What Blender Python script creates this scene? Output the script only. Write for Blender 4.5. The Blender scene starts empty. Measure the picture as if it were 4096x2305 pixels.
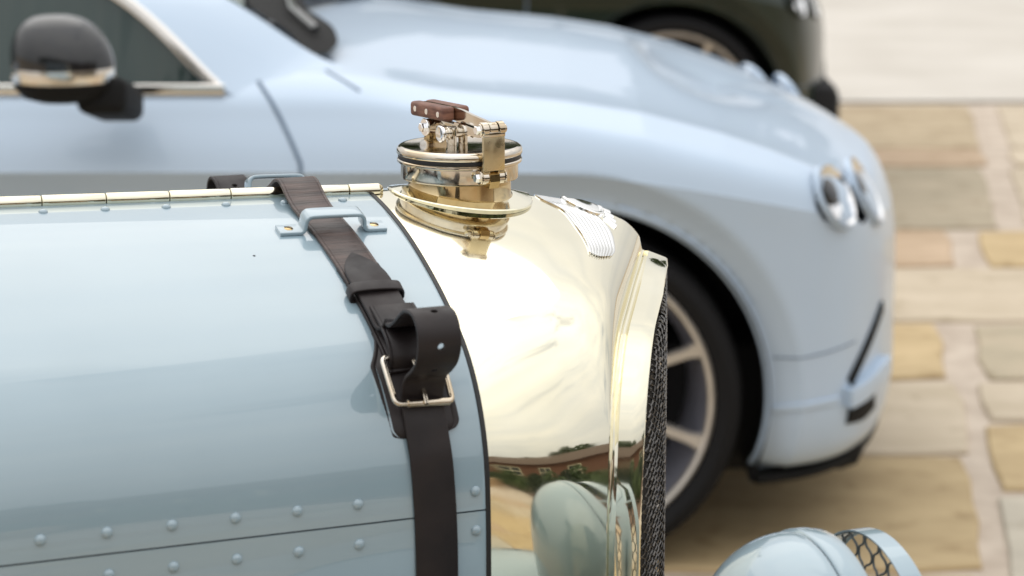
import bpy, bmesh, math, random
import numpy as np
from mathutils import Vector, Matrix, noise
from mathutils.bvhtree import BVHTree
R = math.radians
scene = bpy.context.scene
col = scene.collection
random.seed(7)
ORD = ['first', 'second', 'third', 'fourth', 'fifth', 'sixth', 'seventh', 'eighth', 'ninth', 'tenth', 'eleventh', 'twelfth', 'thirteenth', 'fourteenth', 'fifteenth', 'sixteenth']

# ------------------------------------------------------------------ camera
cam_d = bpy.data.cameras.new('camera'); cam = bpy.data.objects.new('camera', cam_d); col.objects.link(cam)
cam.location = (0, 0, 1.655); cam.rotation_euler = (R(90 - 12.46), 0, 0)
cam_d.lens = 85; cam_d.sensor_width = 36; cam_d.clip_start = 0.05; cam_d.clip_end = 600
cam_d.dof.use_dof = True; cam_d.dof.focus_distance = 2.20; cam_d.dof.aperture_fstop = 6.6
scene.camera = cam

# ------------------------------------------------------------------ sky and sun
SUN_EL, SUN_AZ = 56, -112         # degrees; azimuth measured from +x towards -y (beyond the cars, slightly left)
SKY_LO, SKY_HI = .56, 1.54
world = bpy.data.worlds.new("World"); scene.world = world; world.use_nodes = True
wn, wl = world.node_tree.nodes, world.node_tree.links
wn.clear()
out = wn.new('ShaderNodeOutputWorld'); bg = wn.new('ShaderNodeBackground'); bg.inputs['Strength'].default_value = 0.1
sky = wn.new('ShaderNodeTexSky'); sky.sky_type = 'NISHITA'; sky.sun_disc = False
sky.sun_elevation = R(SUN_EL); sky.sun_rotation = R(90 + SUN_AZ); sky.air_density = 1.0; sky.dust_density = 2.0
tc = wn.new('ShaderNodeTexCoord'); mp = wn.new('ShaderNodeMapping'); mp.inputs['Scale'].default_value = (1.0, 1.0, 3.2)
n1 = wn.new('ShaderNodeTexNoise'); n1.inputs['Scale'].default_value = 1.7; n1.inputs['Detail'].default_value = 7; n1.inputs['Roughness'].default_value = .55
n2 = wn.new('ShaderNodeTexNoise'); n2.inputs['Scale'].default_value = 3.1; n2.inputs['Detail'].default_value = 6
r1 = wn.new('ShaderNodeValToRGB'); r1.color_ramp.elements[0].position = .22; r1.color_ramp.elements[1].position = .40
r2 = wn.new('ShaderNodeValToRGB'); r2.color_ramp.elements[0].position = .30; r2.color_ramp.elements[1].position = .68
r2.color_ramp.elements[0].color = (9.8, 10.0, 10.4, 1); r2.color_ramp.elements[1].color = (12.5, 12.3, 12.0, 1)
mx = wn.new('ShaderNodeMix'); mx.data_type = 'RGBA'
wl.new(tc.outputs['Generated'], mp.inputs[0]); wl.new(mp.outputs[0], n1.inputs['Vector']); wl.new(mp.outputs[0], n2.inputs['Vector'])
wl.new(n1.outputs[0], r1.inputs[0]); wl.new(n2.outputs[0], r2.inputs[0])
# overcast cloud is about three times as bright overhead as at the horizon
sx = wn.new('ShaderNodeSeparateXYZ'); mr0 = wn.new('ShaderNodeMapRange'); mr0.inputs['From Min'].default_value = 0; mr0.inputs['From Max'].default_value = 1; mr0.inputs['To Min'].default_value = SKY_LO; mr0.inputs['To Max'].default_value = SKY_HI
vm = wn.new('ShaderNodeVectorMath'); vm.operation = 'SCALE'
wl.new(tc.outputs['Generated'], sx.inputs[0]); wl.new(sx.outputs[2], mr0.inputs[0]); wl.new(r2.outputs[0], vm.inputs[0]); wl.new(mr0.outputs[0], vm.inputs['Scale'])
wl.new(r1.outputs[0], mx.inputs[0]); wl.new(sky.outputs[0], mx.inputs[6]); wl.new(vm.outputs[0], mx.inputs[7])
wl.new(mx.outputs[2], bg.inputs['Color']); wl.new(bg.outputs[0], out.inputs[0])
sd = bpy.data.lights.new('sun', 'SUN'); sd.energy = .6; sd.angle = R(60); sd.color = (1, .955, .88)
sun = bpy.data.objects.new('sun', sd); col.objects.link(sun)
_d = Vector((math.cos(R(SUN_EL)) * math.cos(R(-SUN_AZ)), math.cos(R(SUN_EL)) * math.sin(R(-SUN_AZ)), math.sin(R(SUN_EL))))
sun.rotation_euler = _d.to_track_quat('Z', 'Y').to_euler(); sun.location = _d * 30
scene.render.engine = 'CYCLES'
vs = scene.view_settings; vs.view_transform = 'Standard'; vs.look = 'None'; vs.exposure = 0.0; vs.gamma = 1.0

# ------------------------------------------------------------------ materials
def mat(name, color, rough=.5, metal=0., coat=0., spec=.5, **k):
    m = bpy.data.materials.new(name); m.use_nodes = True
    b = m.node_tree.nodes['Principled BSDF']
    b.inputs['Base Color'].default_value = (*color, 1); b.inputs['Roughness'].default_value = rough
    b.inputs['Metallic'].default_value = metal; b.inputs['Coat Weight'].default_value = coat
    b.inputs['Coat Roughness'].default_value = k.get('coat_rough', .03); b.inputs['Specular IOR Level'].default_value = spec
    if 'trans' in k: b.inputs['Transmission Weight'].default_value = k['trans']
    return m
def nodes(m): return m.node_tree.nodes, m.node_tree.links, m.node_tree.nodes['Principled BSDF']
def noise_node(m, scale, detail=4, rough=.5, vec_scale=(1, 1, 1), coord='Object'):
    n, l, b = nodes(m)
    t = n.new('ShaderNodeTexCoord'); p = n.new('ShaderNodeMapping'); p.inputs['Scale'].default_value = vec_scale
    x = n.new('ShaderNodeTexNoise'); x.inputs['Scale'].default_value = scale; x.inputs['Detail'].default_value = detail; x.inputs['Roughness'].default_value = rough
    l.new(t.outputs[coord], p.inputs[0]); l.new(p.outputs[0], x.inputs['Vector']); return x
def vary_color(m, c1, c2, scale, lo=.35, hi=.65, **k):
    n, l, b = nodes(m); x = noise_node(m, scale, **k); r = n.new('ShaderNodeValToRGB')
    r.color_ramp.elements[0].position = lo; r.color_ramp.elements[1].position = hi
    r.color_ramp.elements[0].color = (*c1, 1); r.color_ramp.elements[1].color = (*c2, 1)
    l.new(x.outputs[0], r.inputs[0]); l.new(r.outputs[0], b.inputs['Base Color']); return r
def vary_rough(m, a, b_, scale, lo=.35, hi=.65, **k):
    n, l, b = nodes(m); x = noise_node(m, scale, **k); r = n.new('ShaderNodeMapRange')
    r.inputs['From Min'].default_value = lo; r.inputs['From Max'].default_value = hi; r.inputs['To Min'].default_value = a; r.inputs['To Max'].default_value = b_
    l.new(x.outputs[0], r.inputs[0]); l.new(r.outputs[0], b.inputs['Roughness'])
def bump(m, scale, strength, dist=.001, chain=None, **k):
    n, l, b = nodes(m); x = noise_node(m, scale, **k); u = n.new('ShaderNodeBump')
    u.inputs['Strength'].default_value = strength; u.inputs['Distance'].default_value = dist
    l.new(x.outputs[0], u.inputs['Height'])
    if b.inputs['Normal'].links: l.new(b.inputs['Normal'].links[0].from_socket, u.inputs['Normal'])
    l.new(u.outputs[0], b.inputs['Normal']); return u

PAINT = mat('pale_blue_paint', (.245, .325, .37), .3, 0, 1.0, .5, coat_rough=.015)
vary_color(PAINT, (.262, .358, .412), (.282, .382, .438), 6)
PAINT.node_tree.nodes['Principled BSDF'].inputs['Coat IOR'].default_value = 1.68
bump(PAINT, 3.5, .06, .0015, detail=1)
BRASS = mat('polished_brass', (.94, .83, .58), .03, 1)
vary_color(BRASS, (.815, .765, .59), (.86, .815, .66), 9, detail=6); vary_rough(BRASS, .02, .10, 14, detail=9, rough=.7)
bump(BRASS, 4, .02, .001, detail=1)
NICKEL = mat('worn_nickel', (.80, .74, .64), .06, 1)
vary_rough(NICKEL, .03, .16, 60, detail=8, rough=.7); vary_color(NICKEL, (.56, .46, .33), (.74, .69, .61), 30)
OLDBRASS = mat('aged_brass', (.72, .56, .30), .07, 1); vary_rough(OLDBRASS, .05, .25, 50, detail=8); vary_color(OLDBRASS, (.46, .33, .16), (.62, .49, .28), 40)
DULLBRASS = mat('dull_brass', (.60, .50, .32), .3, 1); vary_rough(DULLBRASS, .22, .42, 90, detail=8)
CHROME = mat('chrome', (.88, .88, .88), .04, 1)
ENAMEL = mat('emblem_silver', (.86, .86, .84), .14, 1)
LEATHER = mat('dark_brown_leather', (.045, .030, .027), .42, 0, 0, .38)
vary_color(LEATHER, (.009, .0065, .0075), (.019, .013, .0125), 22, detail=6); vary_rough(LEATHER, .42, .60, 40, detail=6)
bump(LEATHER, 900, .25, .0003, detail=2)
CREASED = mat('creased_brown_leather', (.06, .038, .033), .42)
vary_color(CREASED, (.024, .0145, .0125), (.090, .056, .046), 55, detail=7, rough=.65, vec_scale=(.35, 2.6, 2.6)); bump(CREASED, 120, .9, .0012, detail=5, vec_scale=(.22, 2.4, 2.4))
LEDGE = mat('leather_cut_edge', (.035, .036, .042), .5)
WOOD = mat('oiled_walnut', (.17, .07, .045), .5); vary_color(WOOD, (.11, .042, .028), (.25, .115, .075), 110, detail=6, vec_scale=(.6, .6, 3)); bump(WOOD, 300, .4, .0005, vec_scale=(.5, .5, 4))
RUBBER = mat('black_rubber', (.012, .012, .013), .5); bump(RUBBER, 400, .5, .0006)
BLACK = mat('black_void', (.004, .004, .005), .8)
WIRE = mat('dull_wire', (.115, .11, .105), .36, 1)
DARKMESH = mat('dark_painted_mesh', (.05, .065, .07), .4)
TYRE = mat('tyre_rubber', (.008, .008, .009), .75, 0, 0, .25); bump(TYRE, 90, .4, .002)
MODERN = mat('ice_blue_metallic', (.46, .57, .70), .42, .05, .55, .5, coat_rough=.02)
SEAM = mat('seam_shadow_blue', (.12, .17, .24), .6)
GREEN = mat('dark_green_paint', (.008, .018, .011), .35, .0, .55, .3, coat_rough=.05)
COWL = mat('black_cowl_plastic', (.010, .010, .010), .7, 0, 0, .15)
GLOSSBLACK = mat('gloss_black', (.010, .011, .013), .12, 0, .6)
WARMTRIM = mat('bright_trim', (.86, .83, .78), .16, 1)
ALLOY = mat('bronze_alloy', (.60, .53, .45), .36, .7); vary_color(ALLOY, (.55, .51, .46), (.64, .60, .55), 12)
ALLOYIN = mat('alloy_barrel', (.45, .46, .55), .35, .8)
GLASS = mat('tinted_side_glass', (.022, .042, .038), .04, 0, 0, .6)
SCREEN = mat('windscreen_glass', (.25, .32, .28), .03, 0, 1)
LENS = mat('headlamp_lens', (.75, .78, .80), .05, .6, 1)
MORTAR = mat('pale_mortar', (.56, .47, .41), .9); vary_color(MORTAR, (.44, .36, .285), (.56, .475, .385), 9, detail=8); bump(MORTAR, 60, .5, .004, detail=6)
ROAD = mat('pale_gravel_road', (.56, .52, .46), .9); vary_color(ROAD, (.52, .48, .42), (.60, .56, .50), 1.3, detail=9)
BRICK = mat('red_brick_wall', (.20, .10, .065), .85); TILE = mat('brown_roof_tiles', (.10, .065, .045), .8)
CREAM = mat('cream_window_frame', (.72, .66, .45), .5); PANE = mat('dark_window_pane', (.04, .05, .05), .05)
SOIL = mat('brown_soil', (.14, .085, .055), .95); SANDSTONE = mat('sandstone_wall', (.40, .27, .15), .9); vary_color(SANDSTONE, (.30, .19, .10), (.48, .34, .2), 4)
BARK = mat('bark', (.09, .07, .05), .9)
def leafmat(name, c1, c2):
    m = mat(name, c1, .6); n, l, b = nodes(m)
    o = n.new('ShaderNodeObjectInfo'); x = noise_node(m, 1.4, 3); r = n.new('ShaderNodeValToRGB')
    r.color_ramp.elements[0].color = (*c1, 1); r.color_ramp.elements[1].color = (*c2, 1); r.color_ramp.elements[0].position = .35; r.color_ramp.elements[1].position = .65
    l.new(x.outputs[0], r.inputs[0]); l.new(r.outputs[0], b.inputs['Base Color']); return m
LEAF = leafmat('green_foliage', (.035, .062, .018), (.085, .125, .04)); LEAFD = leafmat('dark_foliage', (.018, .034, .014), (.05, .078, .03))
STONES = []
for i, (a_, b_) in enumerate([((.38, .29, .18), (.51, .41, .27)), ((.42, .30, .19), (.54, .40, .27)), ((.34, .29, .20), (.46, .38, .27)),
                              ((.40, .29, .15), (.53, .40, .22)), ((.45, .37, .26), (.57, .48, .36)), ((.39, .35, .28), (.50, .45, .36))]):
    m = mat('flagstone_%s' % ['tan', 'orange', 'olive', 'ochre', 'buff', 'grey'][i], a_, .8)
    n, l, b = nodes(m); x = noise_node(m, 3.2, 8, .6, (1, 2.2, 1)); oi = n.new('ShaderNodeObjectInfo')
    r = n.new('ShaderNodeValToRGB'); r.color_ramp.elements[0].position = .33; r.color_ramp.elements[1].position = .66
    r.color_ramp.elements[0].color = (*a_, 1); r.color_ramp.elements[1].color = (*b_, 1)
    x2 = noise_node(m, 9, 5); r3 = n.new('ShaderNodeValToRGB'); r3.color_ramp.elements[0].position = .30; r3.color_ramp.elements[1].position = .42
    r3.color_ramp.elements[0].color = (.74, .70, .64, 1); r3.color_ramp.elements[1].color = (1, 1, 1, 1)
    mu = n.new('ShaderNodeMix'); mu.data_type = 'RGBA'; mu.blend_type = 'MULTIPLY'; mu.inputs[0].default_value = 1
    hs = n.new('ShaderNodeHueSaturation'); mr = n.new('ShaderNodeMapRange'); mr.inputs['To Min'].default_value = .88; mr.inputs['To Max'].default_value = 1.1
    l.new(oi.outputs['Random'], mr.inputs[0]); l.new(mr.outputs[0], hs.inputs['Value'])
    l.new(x.outputs[0], r.inputs[0]); l.new(x2.outputs[0], r3.inputs[0]); l.new(r.outputs[0], mu.inputs[6]); l.new(r3.outputs[0], mu.inputs[7])
    l.new(mu.outputs[2], hs.inputs['Color']); l.new(hs.outputs[0], b.inputs['Base Color']); bump(m, 18, .5, .006, detail=8)
    STONES.append(m)

# ------------------------------------------------------------------ helpers
def tag(o, label=None, cat=None, group=None, kind=None):
    if label: o['label'] = label
    if cat: o['category'] = cat
    if group: o['group'] = group
    if kind: o['kind'] = kind
    return o
def empty(name, loc=(0, 0, 0), rz=0, parent=None):
    o = bpy.data.objects.new(name, None); col.objects.link(o); o.location = loc; o.rotation_euler = (0, 0, rz)
    o.empty_display_size = .05
    if parent: o.parent = parent
    return o
def link(name, me, parent=None):
    o = bpy.data.objects.new(name, me); col.objects.link(o)
    if parent: o.parent = parent
    return o
def mesh(name, V, F, m, parent=None, smooth=True, fix=True, angle=38):
    me = bpy.data.meshes.new(name); me.from_pydata([tuple(map(float, v)) for v in V], [], [tuple(f) for f in F]); me.update()
    if fix:
        bm = bmesh.new(); bm.from_mesh(me); bmesh.ops.remove_doubles(bm, verts=bm.verts, dist=1e-6); bmesh.ops.recalc_face_normals(bm, faces=bm.faces); bm.to_mesh(me); bm.free()
    me.materials.append(m)
    if smooth:
        me.shade_smooth() if hasattr(me, 'shade_smooth') else None
        try: me.set_sharp_from_angle(angle=R(angle))
        except Exception: pass
    return link(name, me, parent)
def grid(P, close_u=False, close_v=False):
    P = np.asarray(P); n, k = P.shape[:2]; V = P.reshape(-1, 3); F = []
    for i in range(n if close_u else n - 1):
        for j in range(k if close_v else k - 1):
            F.append((i * k + j, i * k + (j + 1) % k, ((i + 1) % n) * k + (j + 1) % k, ((i + 1) % n) * k + j))
    return V, F
def merge(parts):
    V, F = [], []
    for v, f in parts:
        o = len(V); V += [tuple(x) for x in v]; F += [tuple(i + o for i in q) for q in f]
    return V, F
def nrm(v): v = np.asarray(v, float); return v / max(np.linalg.norm(v), 1e-12)
def sweep(P, A, N, sec, closed=False):
    """sweep section (a,n) pairs along P using across dirs A and normals N"""
    G = [[np.asarray(p) + np.asarray(a) * sa + np.asarray(n) * sn for sa, sn in sec] for p, a, n in zip(P, A, N)]
    V, F = grid(G, close_u=closed, close_v=True)
    if not closed:
        k = len(sec); m = len(P); F.append(tuple(range(k))[::-1]); F.append(tuple((m - 1) * k + i for i in range(k)))
    return V, F
def rrect(w, t, r, n=3):
    r = min(r, w / 2 - 1e-6, t / 2 - 1e-6); o = []
    for cx, cy, a0 in ((w / 2 - r, t / 2 - r, 0), (-w / 2 + r, t / 2 - r, 90), (-w / 2 + r, -t / 2 + r, 180), (w / 2 - r, -t / 2 + r, 270)):
        for i in range(n + 1):
            a = R(a0 + 90 * i / n); o.append((cx + r * math.cos(a), cy + r * math.sin(a)))
    return o
def circ(r, n=12): return [(r * math.cos(2 * math.pi * i / n), r * math.sin(2 * math.pi * i / n)) for i in range(n)]
def tube(P, r, n=10, closed=False):
    P = [np.asarray(p, float) for p in P]; m = len(P); A, N = [], []
    up = None
    for i in range(m):
        t = nrm(P[(i + 1) % m] - P[i - 1]) if closed else nrm(P[min(i + 1, m - 1)] - P[max(i - 1, 0)])
        if up is None:
            up = np.array([0, 0, 1.]) if abs(t[2]) < .9 else np.array([1., 0, 0])
        a = nrm(np.cross(t, up)); nn = np.cross(a, t); up = nn; A.append(a); N.append(nn)
    rr = r if hasattr(r, '__len__') else [r] * m
    G = [[p + a * x * q + b * y * q for x, y in circ(1, n)] for p, a, b, q in zip(P, A, N, rr)]
    V, F = grid(G, close_u=closed, close_v=True)
    if not closed:
        F.append(tuple(range(n))[::-1]); F.append(tuple((m - 1) * n + i for i in range(n)))
    return V, F
def lathe(prof, c=(0, 0, 0), ax=(0, 0, 1), n=64, close=True):
    ax = nrm(ax); e = nrm(np.cross(ax, (0, 0, 1) if abs(ax[2]) < .9 else (1, 0, 0))); g = np.cross(ax, e); c = np.asarray(c)
    G = [[c + ax * h + (e * math.cos(2 * math.pi * j / n) + g * math.sin(2 * math.pi * j / n)) * r for j in range(n)] for r, h in prof]
    V, F = grid(G, close_v=True)
    if close:
        if prof[0][0] > 1e-5: F.append(tuple(range(n))[::-1])
        if prof[-1][0] > 1e-5: F.append(tuple((len(prof) - 1) * n + j for j in range(n)))
    return V, F
def pin(c, ax, r, L, n=20, bev=.0006):
    return lathe([(r - bev, -L / 2), (r, -L / 2 + bev), (r, L / 2 - bev), (r - bev, L / 2)], c, ax, n)
def bbox(c, ex, ey, ez, sx, sy, sz, bev=.0008):
    """bevelled box, full sizes"""
    bm = bmesh.new(); bmesh.ops.create_cube(bm, size=1)
    for v in bm.verts: v.co = Vector((v.co.x * sx, v.co.y * sy, v.co.z * sz))
    if bev: bmesh.ops.bevel(bm, geom=bm.edges[:], offset=bev, segments=2, affect='EDGES', profile=.5)
    c, ex, ey, ez = map(np.asarray, (c, nrm(ex), nrm(ey), nrm(ez)))
    V = [c + ex * v.co.x + ey * v.co.y + ez * v.co.z for v in bm.verts]; F = [tuple(v.index for v in f.verts) for f in bm.faces]; bm.free(); return V, F
def rbox(c, ex, ey, ez, sx, sy, sz, bev, seg=4):
    bm = bmesh.new(); bmesh.ops.create_cube(bm, size=1)
    for v in bm.verts: v.co = Vector((v.co.x * sx, v.co.y * sy, v.co.z * sz))
    bmesh.ops.bevel(bm, geom=bm.edges[:], offset=bev, segments=seg, affect='EDGES', profile=.5)
    c, ex, ey, ez = map(np.asarray, (c, nrm(ex), nrm(ey), nrm(ez)))
    V = [c + ex * v.co.x + ey * v.co.y + ez * v.co.z for v in bm.verts]; F = [tuple(v.index for v in f.verts) for f in bm.faces]; bm.free(); return V, F
def extrude(poly, d):
    """closed polygon list of 3D pts, extruded by vector d"""
    n = len(poly); V = [np.asarray(p) for p in poly] + [np.asarray(p) + np.asarray(d) for p in poly]
    F = [tuple(range(n)), tuple(range(2 * n - 1, n - 1, -1))] + [(i, (i + 1) % n, n + (i + 1) % n, n + i) for i in range(n)]
    return V, F
def catmull(P, n=8):
    P = [np.asarray(p, float) for p in P]; P = [2 * P[0] - P[1]] + P + [2 * P[-1] - P[-2]]; o = []
    for i in range(1, len(P) - 2):
        for k in range(n):
            t = k / n; a, b, c, d = P[i - 1:i + 3]
            o.append(.5 * ((2 * b) + (c - a) * t + (2 * a - 5 * b + 4 * c - d) * t * t + (3 * b - a - 3 * c + d) * t ** 3))
    o.append(P[-2]); return np.array(o)

# ------------------------------------------------------------------ ground
def sheet(name, x0, x1, y0, y1, z, m):
    o = mesh(name, [(x0, y0, z), (x1, y0, z), (x1, y1, z), (x0, y1, z)], [(0, 1, 2, 3)], m, smooth=False, fix=False); tag(o, kind='structure'); return o
TANGRAVEL = mat('tan_gravel', (.36, .28, .19), .95); vary_color(TANGRAVEL, (.30, .23, .15), (.42, .34, .24), 3, detail=9)
sheet('ground', -300, 300, -300, 300, -.030, TANGRAVEL)
sheet('road', -60, 60, 11.74, 60, -.004, ROAD)
pave = empty('pavement'); tag(pave, kind='structure')
bed = mesh('mortar_bed', [(-9, -7, -.012), (9, -7, -.012), (9, 11.72, -.012), (-9, 11.72, -.012)], [(0, 1, 2, 3)], MORTAR, pave, False, False)
def stone(x0, x1, y0, y1, mi, skew=.15):
    w, h = x1 - x0, y1 - y0; nx = max(2, int(w / .16)); ny = max(2, int(h / .16)); rnd = random.Random(int(x0 * 977 + y0 * 131)); out_ = []
    def e(a, b, n, s):
        return [(a[0] + (b[0] - a[0]) * i / n + (rnd.uniform(-s, s) if i else 0), a[1] + (b[1] - a[1]) * i / n + (rnd.uniform(-s, s) if i else 0)) for i in range(n)]
    c = .02
    pts = e((x0 + c, y0), (x1 - c, y0), nx, .006) + e((x1, y0 + c), (x1, y1 - c), ny, .007) + e((x1 - c, y1), (x0 + c, y1), nx, .006) + e((x0, y1 - c), (x0, y0 + c), ny, .007)
    pts = [(x + skew * (y - y0), y) for x, y in pts]; cx = sum(p[0] for p in pts) / len(pts); cy = sum(p[1] for p in pts) / len(pts)
    n = len(pts); V = [(x - cx, y - cy, -.03) for x, y in pts] + [(x - cx, y - cy, -.006) for x, y in pts] + [((x - cx) * (1 - .012 / w), (y - cy) * (1 - .012 / h), rnd.uniform(-.001, .001)) for x, y in pts]
    F = [(i, (i + 1) % n, n + (i + 1) % n, n + i) for i in range(n)] + [(n + i, n + (i + 1) % n, 2 * n + (i + 1) % n, 2 * n + i) for i in range(n)] + [tuple(range(2 * n, 3 * n))]
    o = mesh('flagstone', V, F, STONES[mi], pave, True, False, 20); o.location = (cx, cy, rnd.uniform(-.002, .002)); return o
# courses: (y_near, y_far, explicit stones to the right of the parked cars, [x0, x1, tone]); the rest is filled at random
courses = [(10.30, 11.58, [(-.35, 2.02, 0), (2.15, 3.9, 4)], ),
           (9.85, 10.26, [(.1, 1.96, 1), (2.07, 3.6, 4)]),
           (8.50, 9.80, [(-.1, 1.74, 2), (1.85, 3.4, 4)]),
           (7.85, 8.44, [(.5, 1.47, 1), (1.57, 2.7, 3)]),
           (7.06, 7.80, [(.45, 1.90, 4), (1.94, 3.2, 1)]),
           (6.37, 7.00, [(.1, 1.18, 3), (1.28, 2.3, 2)])]
leftc = [(5.64, 6.32, 4, .3), (4.79, 5.60, 3, -.15), (4.02, 4.75, 0, .1), (3.2, 3.97, 2, .0)]
rightc = [(5.95, 6.33, 4), (5.36, 5.91, 3), (4.52, 5.31, 5), (3.7, 4.45, 1), (3.2, 3.65, 4)]
rg = random.Random(3)
def fill(y0, y1, xa, xb, sgn):
    x = xa
    while (x < xb if sgn > 0 else x > xb):
        w = rg.uniform(.55, 1.5); a0, b0 = (x, x + w) if sgn > 0 else (x - w, x)
        stone(a0, b0, y0, y1, rg.randrange(6)); x += sgn * (w + rg.uniform(.02, .045))
for y0, y1, L in courses:
    for a0, b0, k in L: stone(a0, b0, y0, y1, k)
    fill(y0, y1, L[-1][1] + .05, 6, 1); fill(y0, y1, L[0][0] - .05, -6, -1)
for y0, y1, k, xs in leftc:
    xe = .975 + .15 * (y0 - 4.76); stone(xs, xe, y0, y1, k); fill(y0, y1, xs - .05, -6, -1)
for y0, y1, k in rightc:
    xe = 1.03 + .145 * (y0 - 4.76); w = rg.uniform(.7, 1.1); stone(xe, xe + w, y0, y1, k); fill(y0, y1, xe + w + .05, 6, 1)
y = 3.14
while y > -3:
    h = rg.uniform(.4, .75); fill(y - h, y, -4, 5, 1); y -= h + .05

# ================================================================== VINTAGE CAR
TH = R(20.5)
car = empty('vintage_car', (-.0485, 2.211, 0), TH)
tag(car, 'pale blue vintage car with riveted bonnet and polished brass radiator shell in the foreground', 'car')
def L3(s, u, z): return np.array([s, -u, z])     # forward, towards the camera side, up
def prof(c, K, L, n=400):
    q = np.linspace(0, L, n); phi = np.interp(q, np.linspace(0, L, K), c[:K]); ker = np.hanning(61); ker /= ker.sum()
    pp = np.concatenate([2 * phi[0] - phi[1:31][::-1], phi, np.full(30, phi[-1])]); phi = np.convolve(pp, ker, 'valid')[:n]; d = q[1]
    u = np.concatenate([[0], np.cumsum(np.cos(phi[:-1]) * d)]); z = c[K] + np.concatenate([[0], -np.cumsum(np.sin(phi[:-1]) * d)])
    return q, u, z
cR = [0.1032, 0.186, 0.3157, 0.3961, 0.5561, 1.0432, 1.4997, 1.5757, 1.263]
cF = [0.1184, 0.1169, 0.0997, 0.0936, 0.5755, 1.3056, 1.447, 1.591, 1.1913]
cE = [0.0094, 0.0802, 0.1896, 0.675, 0.9599, 1.0537, 1.5034, 1.5475, 1.15]
qR, uR, zR = prof(cR, 8, .46); qF, uF, zF = prof(cF, 8, .46); qE, uE, zE = prof(cF, 8, .46); uE = uE * (1 - .0045 / .311); zE = zE - .0042 - .007 * np.exp(-(uE / .035) ** 2)
def ext(u, z, zlow=.62):
    return np.append(u, u[-1]), np.append(z, zlow)
uR, zR = ext(uR, zR); uF, zF = ext(uF, zF); uE, zE = ext(uE, zE)
def arc(u, z): return np.concatenate([[0], np.cumsum(np.hypot(np.diff(u), np.diff(z)))])
aR = arc(uR, zR); QMAX = aR[-1]
SF = -.0885
def bon(s, q, h=0.):
    """bonnet surface point at arc length q (signed: + camera side) offset h along the normal"""
    sg = 1 if q >= 0 else -1; q = abs(q); e = .002
    u = np.interp(q, aR, uR); z = np.interp(q, aR, zR)
    u2, z2 = np.interp(q + e, aR, uR), np.interp(q + e, aR, zR); u1, z1 = np.interp(max(q - e, 0), aR, uR), np.interp(max(q - e, 0), aR, zR)
    t = nrm((u2 - u1, z2 - z1)); n = np.array([-t[1], t[0]])
    back = -.085 - s; k = 1 + .28 * back; zt = .027 * back
    return L3(s, sg * (u * k + n[0] * h), z + zt + n[1] * h)
def bnorm(s, q):
    return nrm(bon(s, q, .01) - bon(s, q, 0))
def q_u(u): return float(np.interp(u, uR[:-1], aR[:-1]))
def q_z(z): return float(np.interp(-z, -zR, aR))
QS = q_z(1.0535)     # seam between top panel and side panel
S0 = -1.05
def panel(name, qa, qb, n=60, s0=S0, s1=SF, th=.0016):
    ss = np.concatenate([np.linspace(s0, s1 - .003, 30), [s1 - .0008, s1]])
    qs = np.linspace(qa, qb, n)
    G = [[bon(s, q, 0 if s < s1 else -.0008) for q in qs] for s in ss] 
    G2 = [[bon(s, q, -th) for q in qs] for s in ss[::-1]]
    V, F = grid(np.array(G + G2), close_u=True)
    return mesh(name, V, F, PAINT, car, angle=50)
tp = panel('bonnet_top_panel', .0042, QS - .0006, 90); tp2 = panel('bonnet_top_panel', -.0042, -QS + .0006, 90)
sp = panel('bonnet_side_panel', QS + .0008, QMAX, 30); sp2 = panel('bonnet_side_panel', -QS - .0008, -QMAX, 30)
# dark backing behind seams and inside the bonnet
V, F = grid(np.array([[bon(s, q, -.006) for q in np.linspace(-QMAX, QMAX, 80)] for s in (S0, -.05)])); mesh('bonnet_lining', V, F, BLACK, car)
# webbing bead between bonnet and shell
qs = np.linspace(-QMAX, QMAX, 160)
V, F = sweep([bon(-.0868, q, -.0008) for q in qs], [(1, 0, 0)] * 160, [bnorm(-.086, q) for q in qs], rrect(.0046, .003, .0013)); mesh('bonnet_webbing', V, F, RUBBER, car)
# rivets
rv = lathe([(.0046, -.0004), (.0045, .0005), (.0039, .0016), (.0026, .0025), (.0012, .0029), (.0, .003)], n=14, close=False)
rme = mesh('rivet', rv[0], rv[1], PAINT, None, angle=80).data
bpy.data.objects.remove(bpy.data.objects['rivet'])
def rivet(s, q, par, r=1.):
    o = link('rivet', rme, par); p = bon(s, q, 0); n = Vector(bnorm(s, q)); o.location = p; o.rotation_euler = n.to_track_quat('Z', 'Y').to_euler(); o.scale = (r, r, r); return o
def qz_at(s, z): return q_z(z - .027 * (-.085 - s))
for i in range(12):
    s = -.1198 - i * .0539
    for sg, par in ((1, tp), (-1, tp2)): rivet(s, sg * .0222, par, .92)
for i in range(16):
    s = -.098 - i * .0510 if i else -.098
    if i == 1: continue        # under the strap
    for sg, par, par2 in ((1, tp, sp), (-1, tp2, sp2)):
        rivet(s - (.0 if i else 0), sg * (QS - .0165), par); rivet(s, sg * (QS + .0165), par2)
chip = mesh('paint_chip', *lathe([(.0012, 0), (.0011, .0003), (0, .0004)], bon(-.232, .134, 0), bnorm(-.232, .134), 8, False), BLACK, car)
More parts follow.
